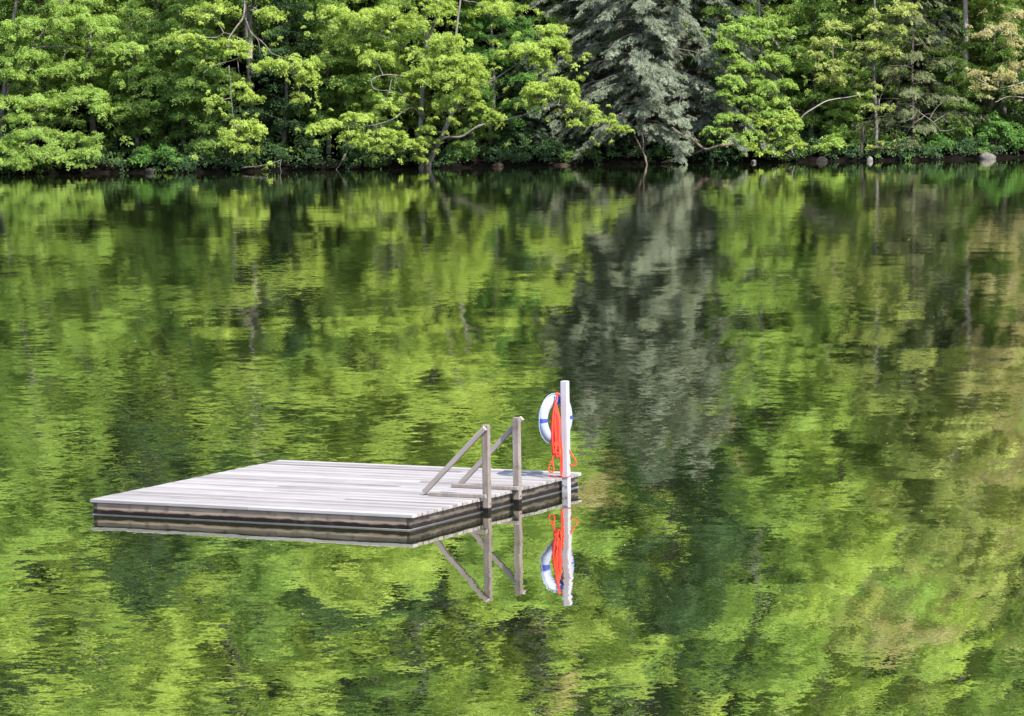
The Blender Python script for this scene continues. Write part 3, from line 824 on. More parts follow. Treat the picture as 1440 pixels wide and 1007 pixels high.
# pollen and fluff floating on the water
def specks():
    rng = np.random.default_rng(8)
    V, Q = [], []
    n = 0
    while n < 60:
        px, py = rng.uniform(-40, 1480), rng.uniform(300, 1020)
        p = on_plane(px, py, 0.003)
        q = p[:2] - RC
        if abs(q @ av) < 2.3 and abs(q @ bv) < 2.3: continue
        r = rng.uniform(0.002, 0.005)*(p[1]/38)**0.75
        a = rng.uniform(0, 6.28)
        b0 = len(V)
        for k in range(6): V.append((p[0] + r*math.cos(a + k*PI/3), p[1] + r*1.6*math.sin(a + k*PI/3), 0.003))
        for k in range(6): V.append((p[0] + .5*r*math.cos(a + k*PI/3), p[1] + .8*r*math.sin(a + k*PI/3), 0.003 + r*.9))
        for k in range(6): Q.append((b0 + k, b0 + (k + 1) % 6, b0 + 6 + (k + 1) % 6, b0 + 6 + k))
        Q.append((b0 + 6, b0 + 7, b0 + 8, b0 + 9)); Q.append((b0 + 6, b0 + 9, b0 + 10, b0 + 11))
        n += 1
    o = link('floating_pollen', mesh_np('floating_pollen', np.array(V), np.array(Q)), simple('pollen', (0.42, 0.44, 0.36), 0.8))
    tag(o, 'tiny pale specks of pollen and fluff floating on the water', 'pollen', kind='stuff')
specks()

# ------------------------------------------------------------------ trees that lean over the water (laid out one by one)
# 1 bright maple at the left edge
b = base_at(-8, 1.2)
clump_tree('maple_tree', b, [
    ([b, W(4, 150, .8), W(14, 60, .6), W(30, -40, .8), W(40, -170, 1.5)], .17, .06),
    ([W(6, 140, .7), W(22, 108, .2), W(48, 62, -.4), W(75, 30, -.8)], .07, .02),
    ([W(5, 165, .8), W(30, 150, .2), W(90, 140, -.8), W(130, 150, -1.4)], .06, .015),
    ([W(3, 190, .9), W(40, 185, .1), W(100, 190, -1.0)], .05, .015),
    ([W(12, 75, .6), W(70, 66, .2), W(140, 70, -.2), W(190, 72, -.4)], .05, .012),
    ([W(0, 120, .9), W(-40, 110, .4), W(-80, 100, 0)], .06, .02)],
    [CL(50, 33, 62, 11, -.9, 26), CL(115, 28, 45, 9, -.8, 18), CL(12, 50, 42, 14, -.6, 18), CL(140, 42, 22, 6, -1, 8, .34), CL(30, 78, 48, 11, -.5, 20),
     CL(98, 12, 36, 6, -.3, 11), CL(170, 68, 44, 8, -.3, 17, .36), CL(80, 98, 42, 12, -1.0, 20), CL(20, 104, 34, 11, -.8, 15), CL(118, 92, 16, 6, -.8, 6, .34),
     CL(120, 132, 42, 10, -1.5, 20), CL(60, 142, 52, 11, -1.2, 24), CL(10, 140, 22, 9, -.8, 9), CL(140, 152, 22, 9, -1.6, 10, .36), CL(30, 166, 30, 9, -1, 12, .36),
     CL(110, 196, 40, 11, -1.7, 18), CL(50, 190, 48, 11, -1.4, 22), CL(8, 205, 26, 12, -1.2, 13), CL(60, 216, 62, 12, -2.0, 26), CL(120, 214, 26, 10, -2.0, 11, .36), CL(18, 228, 36, 8, -1.9, 14, .36),
     CL(-50, 60, 50, 20, 0, 22), CL(-60, 130, 50, 20, 0, 22), CL(-55, 200, 50, 20, -.5, 22),
     # crown above the frame, seen in the reflection
     CL(40, -20, 60, 16, -.4, 24), CL(110, -45, 60, 14, -.2, 22), CL(10, -80, 60, 18, 0, 24), CL(80, -110, 55, 16, .4, 20), CL(20, -150, 50, 18, .8, 20), CL(-50, -40, 50, 20, .2, 20)],
    BARK, LEAF['maple'], 'bright yellow-green maple with layered tiers hanging over the water at the left edge', 101, .086, 160, dens=2.0)

# 2 tree whose bare branches and bright sprays droop down left of the leaning tree
b = base_at(352, 4.6)
clump_tree('overhanging_tree', b, [
    ([b, W(350, 120, 4.5), W(345, 40, 3.6), W(342, -60, 2.4), W(346, -220, 2.8)], .13, .06),
    ([W(344, -12, 3.0), W(343, 22, 1.1), W(332, 40, .3), W(322, 60, -.4), W(338, 78, -.7), W(330, 84, -.8), W(300, 94, -1.0), W(288, 104, -1.1)], .06, .012),
    ([W(345, 25, 3.3), W(352, 44, .5), W(362, 55, .2), W(366, 72, 0)], .045, .012),
    ([W(346, 38, 3.4), W(372, 62, 0), W(384, 75, -.4), W(410, 84, -.8)], .045, .01),
    ([W(344, 18, 3.2), W(358, 8, .4), W(362, -12, .4)], .04, .02),
    ([W(322, 92, -.9), W(324, 120, -1.1), W(328, 165, -1.3), W(331, 176, -1.3)], .028, .008),
    ([W(334, 84, -.8), W(338, 108, -.9), W(350, 128, -1.0)], .026, .008),
    ([W(342, 56, .2), W(318, 46, -.1), W(305, 52, -.5)], .03, .008)],
    [CL(340, 185, 38, 17, -1.4, 20, .36), CL(332, 206, 32, 8, -1.5, 12, .32), CL(355, 178, 22, 10, -1.4, 10, .32),
     CL(392, 92, 48, 14, -.9, 24, .38), CL(430, 108, 20, 13, -1.0, 12, .34), CL(424, 136, 14, 12, -1.0, 8, .3), CL(440, 88, 16, 8, -1, 7, .32),
     CL(350, 136, 22, 9, -1.1, 11, .32), CL(302, 140, 14, 8, -1.1, 7, .28), CL(340, 120, 20, 6, -1, 8, .3),
     CL(322, 62, 32, 9, -.7, 15, .36), CL(330, 75, 18, 6, -.8, 8, .3), CL(255, 52, 40, 8, -.3, 15, .36), CL(300, 12, 40, 14, .6, 14, .4), CL(380, 20, 30, 12, .9, 10, .4),
     CL(330, -50, 70, 22, 1.0, 22, .45), CL(270, -90, 60, 18, .8, 18, .45), CL(400, -80, 60, 20, 1.2, 18, .45), CL(340, -140, 70, 24, 1.5, 22, .45)],
    BARK, LEAF['yellow'], 'tall tree dangling bare grey branches and separate bright leaf sprays left of the leaning trunk', 102, .090, 130)

# 3 the leaning tree with the thick trunk
b = base_at(600, .55)
clump_tree('leaning_tree', b, [
    ([W(592, 240, .2), W(594, 228, .15), W(592, 205, .15), W(588, 195, .2)], .20, .12),
    ([W(602, 238, .2), W(609, 215, .05), W(620, 195, -.2), W(630, 172, -.5), W(638, 156, -.7), W(652, 120, -.9), W(640, 70, -.6), W(650, -20, 0)], .19, .05),
    ([W(588, 200, .2), W(592, 165, .5), W(594, 120, .8), W(600, 60, 1.2), W(612, 30, 1.3), W(625, -20, 1.5), W(640, -110, 2)], .15, .05),
    ([W(600, 58, 1.2), W(593, 40, 1.0), W(584, 20, .8), W(570, 0, .6)], .055, .02),
    ([W(610, 212, 0), W(626, 194, -.5), W(650, 192, -1.0), W(672, 178, -1.6), W(705, 170, -2.2), W(735, 163, -2.7), W(775, 148, -3.2), W(830, 152, -3.6)], .085, .016),
    ([W(634, 164, -.6), W(630, 157, -.8), W(640, 154, -1.0), W(655, 152, -1.4)], .05, .02),
    ([W(645, 140, -.8), W(680, 120, -1.2), W(700, 108, -1.6), W(720, 94, -2.0), W(735, 84, -2.4)], .05, .015),
    ([W(598, 168, .4), W(580, 152, -.3), W(565, 158, -.9), W(550, 168, -1.4), W(520, 176, -1.9), W(480, 178, -2.3)], .055, .012),
    ([W(596, 115, .7), W(570, 108, .1), W(545, 104, -.4), W(530, 107, -.8), W(522, 114, -1.0), W(528, 126, -1.2), W(555, 128, -1.3), W(575, 138, -1.4)], .05, .012),
    ([W(550, 112, -.7), W(545, 135, -1.1), W(528, 160, -1.5)], .026, .009),
    ([W(555, 106, -.5), W(562, 125, -.9), W(580, 146, -1.2)], .024, .008),
    ([W(596, 80, 1.0), W(560, 60, .3), W(535, 50, -.2), W(510, 42, -.6)], .045, .012)],
    [CL(778, 62, 34, 12, -2.4, 22, .36), CL(745, 70, 42, 11, -2.2, 22, .36), CL(775, 42, 24, 10, -2.3, 12, .32), CL(715, 74, 24, 8, -2.1, 9, .32), CL(760, 84, 22, 7, -2.4, 8, .3),
     CL(790, 120, 32, 13, -3.1, 22, .34), CL(755, 128, 30, 12, -2.9, 18, .34), CL(800, 138, 16, 8, -3.2, 8, .3), CL(745, 142, 26, 7, -2.8, 9, .3),
     CL(640, 85, 44, 15, -1.1, 24, .38), CL(600, 105, 38, 13, -.9, 18, .36), CL(665, 105, 24, 12, -1.2, 12, .34), CL(630, 58, 32, 12, -.8, 14, .38), CL(655, 132, 26, 14, -1.3, 14, .34), CL(610, 72, 24, 10, -.5, 9, .34),
     CL(695, 166, 15, 13, -2.2, 10, .28), CL(622, 148, 16, 8, -.9, 7, .28), CL(672, 150, 18, 6, -1.5, 7, .26),
     CL(505, 25, 40, 13, -.7, 20, .38), CL(465, 18, 34, 10, -.6, 13, .36), CL(545, 18, 34, 12, -.4, 14, .38), CL(575, 30, 30, 10, -.1, 11, .36), CL(620, 12, 30, 12, .6, 12, .38), CL(700, 12, 44, 14, .3, 18, .4),
     CL(460, 176, 28, 9, -2.4, 14, .3), CL(440, 184, 18, 7, -2.5, 7, .28), CL(500, 165, 28, 8, -2.0, 12, .3), CL(490, 192, 22, 10, -2.2, 9, .28), CL(540, 192, 36, 11, -1.6, 20, .3), CL(575, 205, 26, 10, -1.2, 12, .28), CL(535, 210, 18, 6, -1.6, 6, .26), CL(600, 182, 22, 9, -.9, 9, .28), CL(545, 150, 24, 8, -1.4, 9, .28),
     CL(820, 150, 28, 7, -3.5, 11, .28), CL(850, 168, 26, 10, -3.5, 11, .27), CL(812, 172, 16, 6, -3.4, 5, .26), CL(870, 182, 18, 7, -3.3, 6, .26),
     CL(600, 196, 20, 8, -.6, 8, .26), CL(585, 222, 18, 5, -.5, 6, .22), CL(640, 110, 46, 20, -1.3, 22, .36), CL(610, 95, 40, 18, -1.0, 18, .36), CL(480, 60, 30, 8, -.2, 9, .34), CL(530, 80, 38, 11, -.3, 14, .34),
     CL(560, -30, 70, 20, .4, 26, .45), CL(650, -40, 60, 20, .8, 22, .45), CL(480, -60, 50, 18, .2, 16, .45), CL(720, -60, 50, 18, .6, 16, .45), CL(610, -100, 70, 20, 1.4, 22, .45)],
    BARK, LEAF['yellow'], 'leaning tree with thick grey trunk and yellow-green boughs spread low over the water', 103, .085, 145, jit=.55, lift=.25, dens=2.2)

# 4 bright layered maple right of the hemlock
b = base_at(1082, 1.6)
clump_tree('maple_tree', b, [
    ([b, W(1078, 160, 1.4), W(1070, 80, 1.0), W(1066, 0, .9), W(1068, -120, 1.4)], .12, .04),
    ([W(1076, 120, 1.2), W(1050, 70, .3), W(1025, 50, -.4)], .045, .012),
    ([W(1074, 110, 1.2), W(1100, 76, .4), W(1118, 50, .1)], .045, .012),
    ([W(1078, 165, 1.4), W(1045, 140, .4), W(1010, 120, -.4)], .045, .012),
    ([W(1080, 200, 1.5), W(1040, 195, .6), W(1000, 186, 0)], .04, .012)],
    [CL(1030, 42, 24, 11, -.5, 14, .34), CL(1020, 62, 20, 9, -.6, 11, .32), CL(1060, 50, 30, 10, -.2, 15, .36), CL(1085, 30, 26, 9, 0, 12, .36), CL(1098, 45, 22, 9, 0, 10, .34), CL(1050, 30, 18, 8, -.1, 8, .32),
     CL(1048, 92, 30, 8, -.4, 14, .34), CL(1090, 84, 26, 9, -.1, 12, .34), CL(1028, 80, 14, 5, -.4, 6, .28),
     CL(1025, 112, 24, 8, -.6, 12, .32), CL(1065, 120, 34, 9, -.4, 16, .34), CL(1105, 118, 24, 8, -.1, 10, .32), CL(1050, 140, 30, 8, -.6, 13, .32), CL(1020, 130, 16, 6, -.6, 6, .28), CL(1095, 140, 22, 8, -.2, 9, .32),
     CL(1030, 165, 32, 7, -.6, 12, .32), CL(1085, 160, 28, 8, -.5, 12, .32), CL(1010, 184, 24, 6, -.6, 9, .3), CL(1050, 190, 30, 8, -.7, 13, .3), CL(1110, 176, 20, 8, -.7, 9, .3),
     CL(1060, -20, 50, 16, .5, 20, .42), CL(1090, -65, 50, 16, .8, 18, .42), CL(1050, -100, 46, 16, 1, 16, .42)],
    BARK, LEAF['maple'], 'bright green maple in stacked horizontal tiers just right of the grey-green hemlock', 104, .088, 145, dens=1.9)

# 5 small bright sapling with a curved bare pale stem at the water, right of centre
b = base_at(1118, .5)
clump_tree('sapling', b, [
    ([b, W(1112, 205, .1), W(1118, 185, -.2), W(1128, 165, -.4), W(1145, 152, -.5), W(1165, 142, -.5), W(1190, 138, -.4), W(1216, 134, -.2)], .065, .018),
    ([b, W(1100, 200, 0), W(1085, 180, -.3), W(1052, 162, -.8)], .03, .008),
    ([b, W(1090, 212, -.1), W(1075, 215, -.5)], .03, .01)],
    [CL(1110, 168, 18, 13, -.8, 14, .28), CL(1080, 172, 26, 7, -.9, 12, .28), CL(1058, 164, 10, 5, -1, 5, .22), CL(1098, 190, 24, 9, -.8, 12, .28), CL(1045, 205, 26, 9, -.7, 12, .28), CL(1082, 212, 24, 7, -.8, 10, .26), CL(1120, 205, 18, 7, -.8, 7, .26)],
    BARK_PALE, LEAF['yellow'], 'small bright sapling on the waterline with a pale bare stem arching to the right', 105, .12, 50, jit=.65, lift=.2)

# 6 pale budding tree with a straight grey trunk, right
b = base_at(1233, .9)
clump_tree('budding_tree', b, [
    ([b, W(1232, 170, .9), W(1228, 90, .8), W(1230, 20, .8), W(1228, -90, 1.1)], .11, .05),
    ([W(1229, 90, .8), W(1250, 60, .2), W(1275, 25, -.3)], .045, .012),
    ([W(1229, 100, .8), W(1195, 72, .2), W(1165, 66, -.3)], .045, .012),
    ([W(1231, 150, .8), W(1258, 100, .3), W(1280, 90, 0)], .03, .01),
    ([W(1200, 125, .3), W(1198, 90, .2), W(1196, 50, .3)], .035, .012)],
    [CL(1235, 40, 34, 9, -.1, 15, .34), CL(1265, 14, 26, 9, -.2, 12, .34), CL(1232, 62, 40, 9, -.2, 16, .34), CL(1265, 42, 16, 8, -.4, 7, .3), CL(1175, 36, 24, 8, .2, 10, .34), CL(1165, 58, 30, 9, -.2, 12, .32), CL(1170, 92, 26, 9, -.3, 11, .3), CL(1205, 80, 22, 8, -.2, 8, .3), CL(1150, 76, 20, 7, -.3, 7, .3), CL(1165, 112, 26, 8, -.3, 10, .3), CL(1250, 75, 24, 7, -.2, 8, .3), CL(1280, 6, 22, 6, -.1, 7, .3), CL(1236, 150, 30, 7, .2, 7, .28), CL(1222, 118, 18, 6, .2, 5, .26), CL(1240, 205, 26, 6, .1, 6, .24), CL(1228, 22, 20, 7, .2, 6, .3),
     CL(1230, -20, 54, 16, .4, 20, .42), CL(1280, -55, 50, 16, .6, 18, .42), CL(1200, -70, 50, 16, .8, 16, .42), CL(1240, -115, 56, 18, 1, 18, .42)],
    BARK, LEAF['pale'], 'pale yellowish budding tree with a straight grey trunk standing at the waterline', 106, .10, 66, jit=.65)

# 7 tan budding tree at the right edge
b = base_at(1462, 1.6)
clump_tree('budding_tree', b, [
    ([b, W(1458, 140, 1.3), W(1450, 60, .9), W(1446, -40, .9), W(1440, -200, 1.4)], .14, .05),
    ([W(1455, 110, 1.1), W(1425, 120, .2), W(1395, 126, -.4)], .04, .01),
    ([W(1452, 70, 1), W(1420, 42, .2), W(1385, 40, -.4)], .04, .01),
    ([W(1456, 140, 1.2), W(1420, 136, .2), W(1400, 144, -.3)], .035, .01)],
    [CL(1410, 40, 30, 9, -.3, 14, .32), CL(1382, 48, 18, 7, -.4, 7, .28), CL(1430, 22, 24, 9, -.1, 11, .32), CL(1425, 60, 24, 8, -.3, 9, .3), CL(1410, 108, 30, 10, -.4, 15, .3), CL(1385, 122, 16, 7, -.5, 7, .28), CL(1430, 92, 22, 9, -.2, 10, .3), CL(1436, 128, 20, 8, -.4, 8, .3), CL(1370, 104, 16, 6, -.3, 6, .28),
     CL(1480, 60, 30, 20, 0, 16, .34), CL(1430, -15, 44, 14, .2, 18, .4), CL(1400, -60, 56, 18, .4, 22, .42), CL(1450, -110, 60, 20, .6, 24, .45), CL(1400, -150, 60, 20, .8, 22, .45), CL(1370, -100, 46, 18, .8, 16, .42), CL(1450, -190, 60, 22, 1, 22, .45), CL(1390, -230, 56, 20, 1.2, 20, .45)],
    BARK_PALE, LEAF['tan'], 'tan and peach budding tree reaching in from the right edge of the far shore', 107, .10, 64, jit=.7)

# 8 hemlocks
tr, cr_ = gen_conifer(201, 17.5, 5.0, 1.0, 120, size=.17, per=100, lean=(0.2, -.6), droop=.75)
hem = put_tree('hemlock', base_at(905, 2.2), tr, cr_, BARK, LEAF['hemlock'], 'large grey-green hemlock with drooping needle boughs and a leaning bare foot', rotz=.6)
tr, cr_ = gen_conifer(202, 14.0, 3.2, 0.9, 110, per=56)
copy_tree(hem, base_at(838, 4.6), 'greyish hemlock standing back behind the left side of the large grey-green one', rotz=5.1, scale=.88)
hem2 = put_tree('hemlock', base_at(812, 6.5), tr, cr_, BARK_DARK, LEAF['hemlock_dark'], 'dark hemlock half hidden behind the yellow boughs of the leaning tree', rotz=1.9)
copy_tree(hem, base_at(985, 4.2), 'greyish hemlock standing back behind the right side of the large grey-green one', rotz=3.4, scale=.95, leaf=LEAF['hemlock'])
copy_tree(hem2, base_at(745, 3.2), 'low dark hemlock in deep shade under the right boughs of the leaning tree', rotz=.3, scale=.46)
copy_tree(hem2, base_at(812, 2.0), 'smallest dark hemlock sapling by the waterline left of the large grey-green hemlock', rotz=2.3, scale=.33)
tr, cr_ = gen_conifer(203, 12.5, 3.0, 1.0, 46, size=.2, per=50, tr=.11, droop=.35)
put_tree('hemlock', base_at(1284, 2.4), tr, cr_, BARK_DARK, LEAF['brown'], 'thin brownish hemlock with sparse twiggy boughs behind the pale budding tree', rotz=2.9)
copy_tree(hem2, base_at(1316, 6.0), 'dark hemlock trunk and boughs between the two budding trees', rotz=4.4, scale=.85)

# 9 layered understory trees of the second row
protos = []
for k, (sd, h, cr, z0, nt_, lf) in enumerate(((301, 8.5, 2.6, .8, 30, 'mid'), (302, 10.5, 3.1, 1.2, 36, 'mid'), (303, 7.0, 2.3, .5, 26, 'mid'), (304, 13.5, 3.6, 2.5, 40, 'maple'))):
    protos.append((gen_tree(sd, h, cr, z0, nt_, .098, 15, 108, .44, trz=.22, tr=.05 + h*.011), lf))
first = {}
def understory(k, px, dy, label, leaf=None, rotz=0., scale=1., group=None, name='broadleaf_tree', bark=None, sz=None):
    if k not in first:
        (tr, cr_), lf = protos[k]
        t = put_tree(name, base_at(px, dy), tr, cr_, BARK, LEAF[leaf or lf], label, 'tree', group, rotz, scale)
        first[k] = t
        return t
    return copy_tree(first[k], base_at(px, dy), label, group, rotz, scale, LEAF[leaf or protos[k][1]], bark, sz)
G2 = 'understory trees of the second row on the far bank'
understory(0, 196, 3.2, 'layered green tree just right of the bright left-edge maple', 'mid', .4, 1.0, G2)
understory(1, 262, 5.0, 'green layered tree between the left-edge maple and the tree with dangling branches', 'mid', 1.2, 1., G2)
understory(2, 292, 2.6, 'short dark green tree directly left of the dangling bright sprays', 'mid', 2.2, 1., G2)
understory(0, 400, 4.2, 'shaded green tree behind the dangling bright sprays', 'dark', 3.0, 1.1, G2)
understory(1, 462, 3.6, 'green layered tree filling the gap left of the leaning tree', 'mid', 4.0, .95, G2)
understory(2, 520, 3.4, 'fresh green tree behind the bare loops of the leaning tree left limb', 'maple', 5.0, 1.1, G2)
understory(0, 560, 6.0, 'taller green tree behind the fork of the leaning tree', 'maple', .9, 1.25, G2)
understory(1, 690, 4.4, 'fresh green tree behind the right limbs of the leaning tree', 'shrub', 2.6, 1.0, G2)
understory(2, 662, 2.4, 'low green tree in the shade right of the leaning trunk', 'mid', 1.6, .75, G2)
understory(3, 130, 6.5, 'bright green tree rising behind the left-edge maple', 'maple', .2, 1., G2)
understory(3, 228, 8.0, 'tall bright tree at the top of the frame right of the left-edge maple', 'maple', 1.9, 1.05, G2)
understory(3, 470, 8.5, 'tall sunny tree at the top of the frame left of the leaning tree', 'maple', 3.1, 1.15, G2)
understory(3, 760, 7.5, 'tall green tree behind the dark hemlock and the yellow boughs', 'mid', 4.2, 1.1, G2)
understory(1, 1020, 6.0, 'deep green tree in the gap right behind the hemlocks', 'mid', 5.2, 1.15, G2)
understory(0, 1140, 4.0, 'green layered tree right of the stacked-tier maple', 'mid', 2.4, 1.05, G2)
understory(3, 1135, 8.0, 'tall bright tree behind the stacked-tier maple on the right', 'maple', 5.6, 1.15, G2)
understory(2, 1190, 2.8, 'bushy green tree under the pale budding tree', 'maple', 3.6, .7, G2)
understory(1, 1265, 6.6, 'green tree behind the straight grey trunk', 'mid', .5, 1.1, G2)
understory(2, 1340, 3.4, 'low green tree left of the foot of the tall bare trunk', 'mid', 4.6, .8, G2)
understory(0, 1400, 5.0, 'green tree behind the tan budding tree', 'mid', 1.4, 1.15, G2)
understory(3, 1320, 9.0, 'tall pale tree between the two budding trees', 'pale', 2.8, 1.15, G2)
understory(3, 1420, 10.0, 'tall fresh green tree far back at the right edge', 'maple', .9, 1.2, G2)
understory(1, 40, 5.0, 'green tree behind the trunk of the left-edge maple', 'mid', 3.3, 1.15, G2)
understory(0, -60, 3.5, 'green tree at the far left end of the shore', 'mid', 5.1, 1.2, G2)
understory(1, 1500, 4.0, 'green tree at the far right end of the shore', 'mid', 2.1, 1.1, G2)

# 10 tall canopy trees; their crowns show in the water
def canopy_arrays(seed, h, cr, z0, nl, tr):
    r = np.random.default_rng(seed); paths, parts = [], []
    tz = np.linspace(-.4, h*.93, 9); tp = np.stack([np.cumsum(r.normal(0, .07, 9)), np.cumsum(r.normal(0, .07, 9)), tz], 1); tp[:, :2] -= tp[0, :2]
    paths.append((tp, np.linspace(tr, tr*.2, 9)))
    for k in range(nl):
        f = (k + r.uniform(.2, .8))/nl; az = k*2.4 + r.uniform(-.5, .5)
        d = cr*math.sin(PI*(.18 + .74*f))*r.uniform(.3, .85)
        z = z0 + (h - z0)*f
        a = np.array([np.interp(z - .4*d - .6, tz, tp[:, 0]), np.interp(z - .4*d - .6, tz, tp[:, 1]), z - .4*d - .6])
        c = np.array([a[0] + math.cos(az)*d, a[1] + math.sin(az)*d, z])
        parts.append(lobe(r, c, cr*r.uniform(.26, .44), 26, 80, .17)); paths.append(limb(r, a, c, tr*.35, .03, .06))
    return tubes_np(paths, 7), merge(parts)
G3 = 'tall canopy trees whose crowns show in the reflection'
canopy = [canopy_arrays(401, 19, 4.8, 7.5, 24, .2), canopy_arrays(402, 23, 5.2, 9.5, 28, .22)]
cf = {}
def tall(k, px, dy, label, leaf, rotz, scale=1., bark=BARK):
    if k not in cf:
        tr, cr_ = canopy[k]
        cf[k] = put_tree('canopy_tree', base_at(px, dy), tr, cr_, bark, LEAF[leaf], label, 'tree', G3, rotz, scale); return
    copy_tree(cf[k], base_at(px, dy), label, G3, rotz, scale, LEAF[leaf], bark)
tall(0, 60, 8.5, 'tall bright green canopy tree above the left-edge maple', 'maple', 0)
tall(1, 205, 10, 'tall dark green canopy tree reflected left of the raft', 'dark', 1.1)
tall(0, 360, 7.5, 'tall canopy tree with a pale trunk reflected above the left half of the raft', 'mid', 2.0, .95, BARK_PALE)
tall(1, 480, 9, 'tall yellow-green canopy tree reflected above the raft', 'yellow', 3.1)
tall(0, 600, 8, 'tall bright canopy tree directly behind the leaning tree', 'yellow', 4.2, 1.0)
tall(1, 715, 11, 'tall green canopy tree reflected beside the life ring', 'maple', 5.1)
tall(0, 1085, 8.5, 'tall bright canopy tree behind the stacked-tier maple', 'maple', .7)
tall(1, 1180, 10, 'tall yellow canopy tree reflected right of the hemlocks', 'yellow', 1.9)
tall(0, 1280, 9, 'tall pale canopy tree reflected in the right part of the lake', 'pale', 2.7)
tall(1, 1357, 5.0, 'tall tree with a bare straight trunk right of the brownish hemlock', 'pale', 3.6, 1., BARK_PALE)
tall(0, 1430, 8, 'tall tan canopy tree above the right edge of the shore', 'tan', 4.7, 1.05, BARK_PALE)
tall(1, -50, 9, 'tall green canopy tree beyond the left edge of the shore', 'maple', 5.5)
tall(1, 950, 13, 'tall dark canopy tree rising behind the hemlocks', 'dark', .3, 1.05)
tall(0, 1500, 10, 'tall green canopy tree beyond the right edge of the shore', 'maple', 1.5, 1.05)

# 11 shrubs on the bank
GS = 'leafy shrubs along the far bank'
rng = np.random.default_rng(66)
def shrub_arrays(seed, rx, rz, ns, size):
    r = np.random.default_rng(seed); parts = []; paths = []
    for k in range(5):
        a = k*1.26 + r.uniform(-.4, .4); d = rx*r.uniform(.2, .65)
        c = (d*math.cos(a), d*math.sin(a), rz*r.uniform(.35, .85))
        p, C = tier(r, c, rx*.55, rx*.5, rz*.3, ns, 46, size, (.5*math.cos(a), .5*math.sin(a), 0), .27, .35, .5)
        parts.append(p); paths.append(limb(r, (0, 0, -.2), c, .02, .008, .05))
    return tubes_np(paths, 5), merge(parts)
sh = [shrub_arrays(501, 1.2, 1.5, 16, .115), shrub_arrays(502, .9, 1.0, 13, .10)]
sf = {}
def shrub(k, px, dy, label, leaf='shrub', rotz=0., scale=1., sz=1.):
    if k not in sf:
        sf[k] = put_tree('leafy_shrub', base_at(px, dy), sh[k][0], sh[k][1], BARK_DARK, LEAF[leaf], label, 'shrub', GS, rotz, scale); return
    copy_tree(sf[k], base_at(px, dy), label, GS, rotz, scale, LEAF[leaf], None, sz)
shrub(0, 1402, .9, 'big fresh green shrub above the pale boulder at the right', 'shrub', 0, 1.35)
shrub(1, 1438, .8, 'fresh green shrub at the right end of the bank beside the boulder', 'shrub', 1, 1.3)
shrub(1, 1322, .9, 'green shrub left of the pale boulder', 'shrub', 2, 1.1)
shrub(0, 1350, 1.8, 'green shrub at the foot of the tall bare trunk', 'mid', 3, 1.0)
shrub(1, 1272, .8, 'brown-green scrub right of the foot of the straight grey trunk', 'brown', .4, 1.)
shrub(1, 1165, .8, 'green shrub behind the small whitish stone', 'maple', .8, 1.2)
shrub(0, 1195, 1.2, 'leafy shrub left of the foot of the straight grey trunk', 'mid', 1.7, 1.0)
shrub(1, 205, .5, 'shaded green shrub at the waterline right of the left-edge maple', 'shrub', 2.3, 1.2)
shrub(1, 245, .6, 'green shrub at the waterline below the layered green trees', 'shrub', 4.3, 1.2)
shrub(0, 282, 1.2, 'rounder green shrub left of the lowest dangling spray', 'mid', 5.3, .95)
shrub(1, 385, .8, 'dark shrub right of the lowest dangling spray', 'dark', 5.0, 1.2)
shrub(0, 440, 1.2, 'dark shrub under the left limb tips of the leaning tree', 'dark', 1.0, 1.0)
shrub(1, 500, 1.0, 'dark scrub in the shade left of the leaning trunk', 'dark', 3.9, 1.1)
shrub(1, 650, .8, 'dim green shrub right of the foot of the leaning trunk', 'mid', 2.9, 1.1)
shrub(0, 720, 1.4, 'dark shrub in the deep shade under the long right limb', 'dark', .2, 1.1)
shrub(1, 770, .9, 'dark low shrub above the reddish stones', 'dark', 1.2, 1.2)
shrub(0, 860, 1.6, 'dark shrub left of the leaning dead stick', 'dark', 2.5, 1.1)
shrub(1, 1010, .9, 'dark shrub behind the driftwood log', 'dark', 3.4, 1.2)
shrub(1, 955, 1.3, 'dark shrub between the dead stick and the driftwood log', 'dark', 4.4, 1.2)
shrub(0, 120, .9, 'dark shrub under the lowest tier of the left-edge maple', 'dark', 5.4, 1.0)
shrub(1, 1225, 2.2, 'mid green shrub just behind the straight grey trunk', 'mid', 2.2, 1.3)
shrub(1, 1105, 1.4, 'green shrub behind the small bright sapling', 'mid', 1.1, 1.2)

# 12 dead wood
def dead(name, limbs, label, cat, mat=DRIFT, seed=1):
    r = np.random.default_rng(seed); ps = []
    o0 = np.asarray(limbs[0][0][0])
    for pts, r0, r1 in limbs:
        P = spline(np.asarray(pts) - o0, 6); P = P + np.cumsum(r.normal(0, .007, P.shape), 0)
        ps.append((P, np.linspace(r0, r1, len(P))*(1 + .12*r.normal(size=len(P)))))
    o = link(name, mesh_np(name, *tubes_np(ps, 8), smooth=True), mat); o.location = o0
    return tag(o, label, cat)
dead('driftwood_log', [
    ([W(945, 180, .4), W(960, 190, -.1), W(975, 197, -.5), W(985, 206, -.9), W(996, 210, -1.2), W(1012, 205, -1.5), W(1030, 203, -1.9)], .065, .07),
    ([W(990, 209, -1.0), W(975, 216, -.7), W(950, 224, -.3), W(930, 229, 0)], .05, .025),
    ([W(962, 190, -.1), W(968, 180, 0), W(970, 170, .1)], .035, .012)],
    'weathered forked driftwood log jutting over the water right of the hemlock', 'log', DRIFT, 3)
dead('dead_stick', [
    ([W(910, 232, -.4), W(906, 218, -.3), W(898, 202, -.1), W(890, 188, .3)], .06, .035),
    ([W(904, 214, -.3), W(905, 196, -.3), W(899, 178, -.2), W(893, 166, 0)], .035, .012),
    ([W(898, 200, -.1), W(886, 178, 0), W(880, 168, .1)], .03, .01)],
    'leaning dead stick standing in the water below the large hemlock', 'stick', DRIFT, 4)
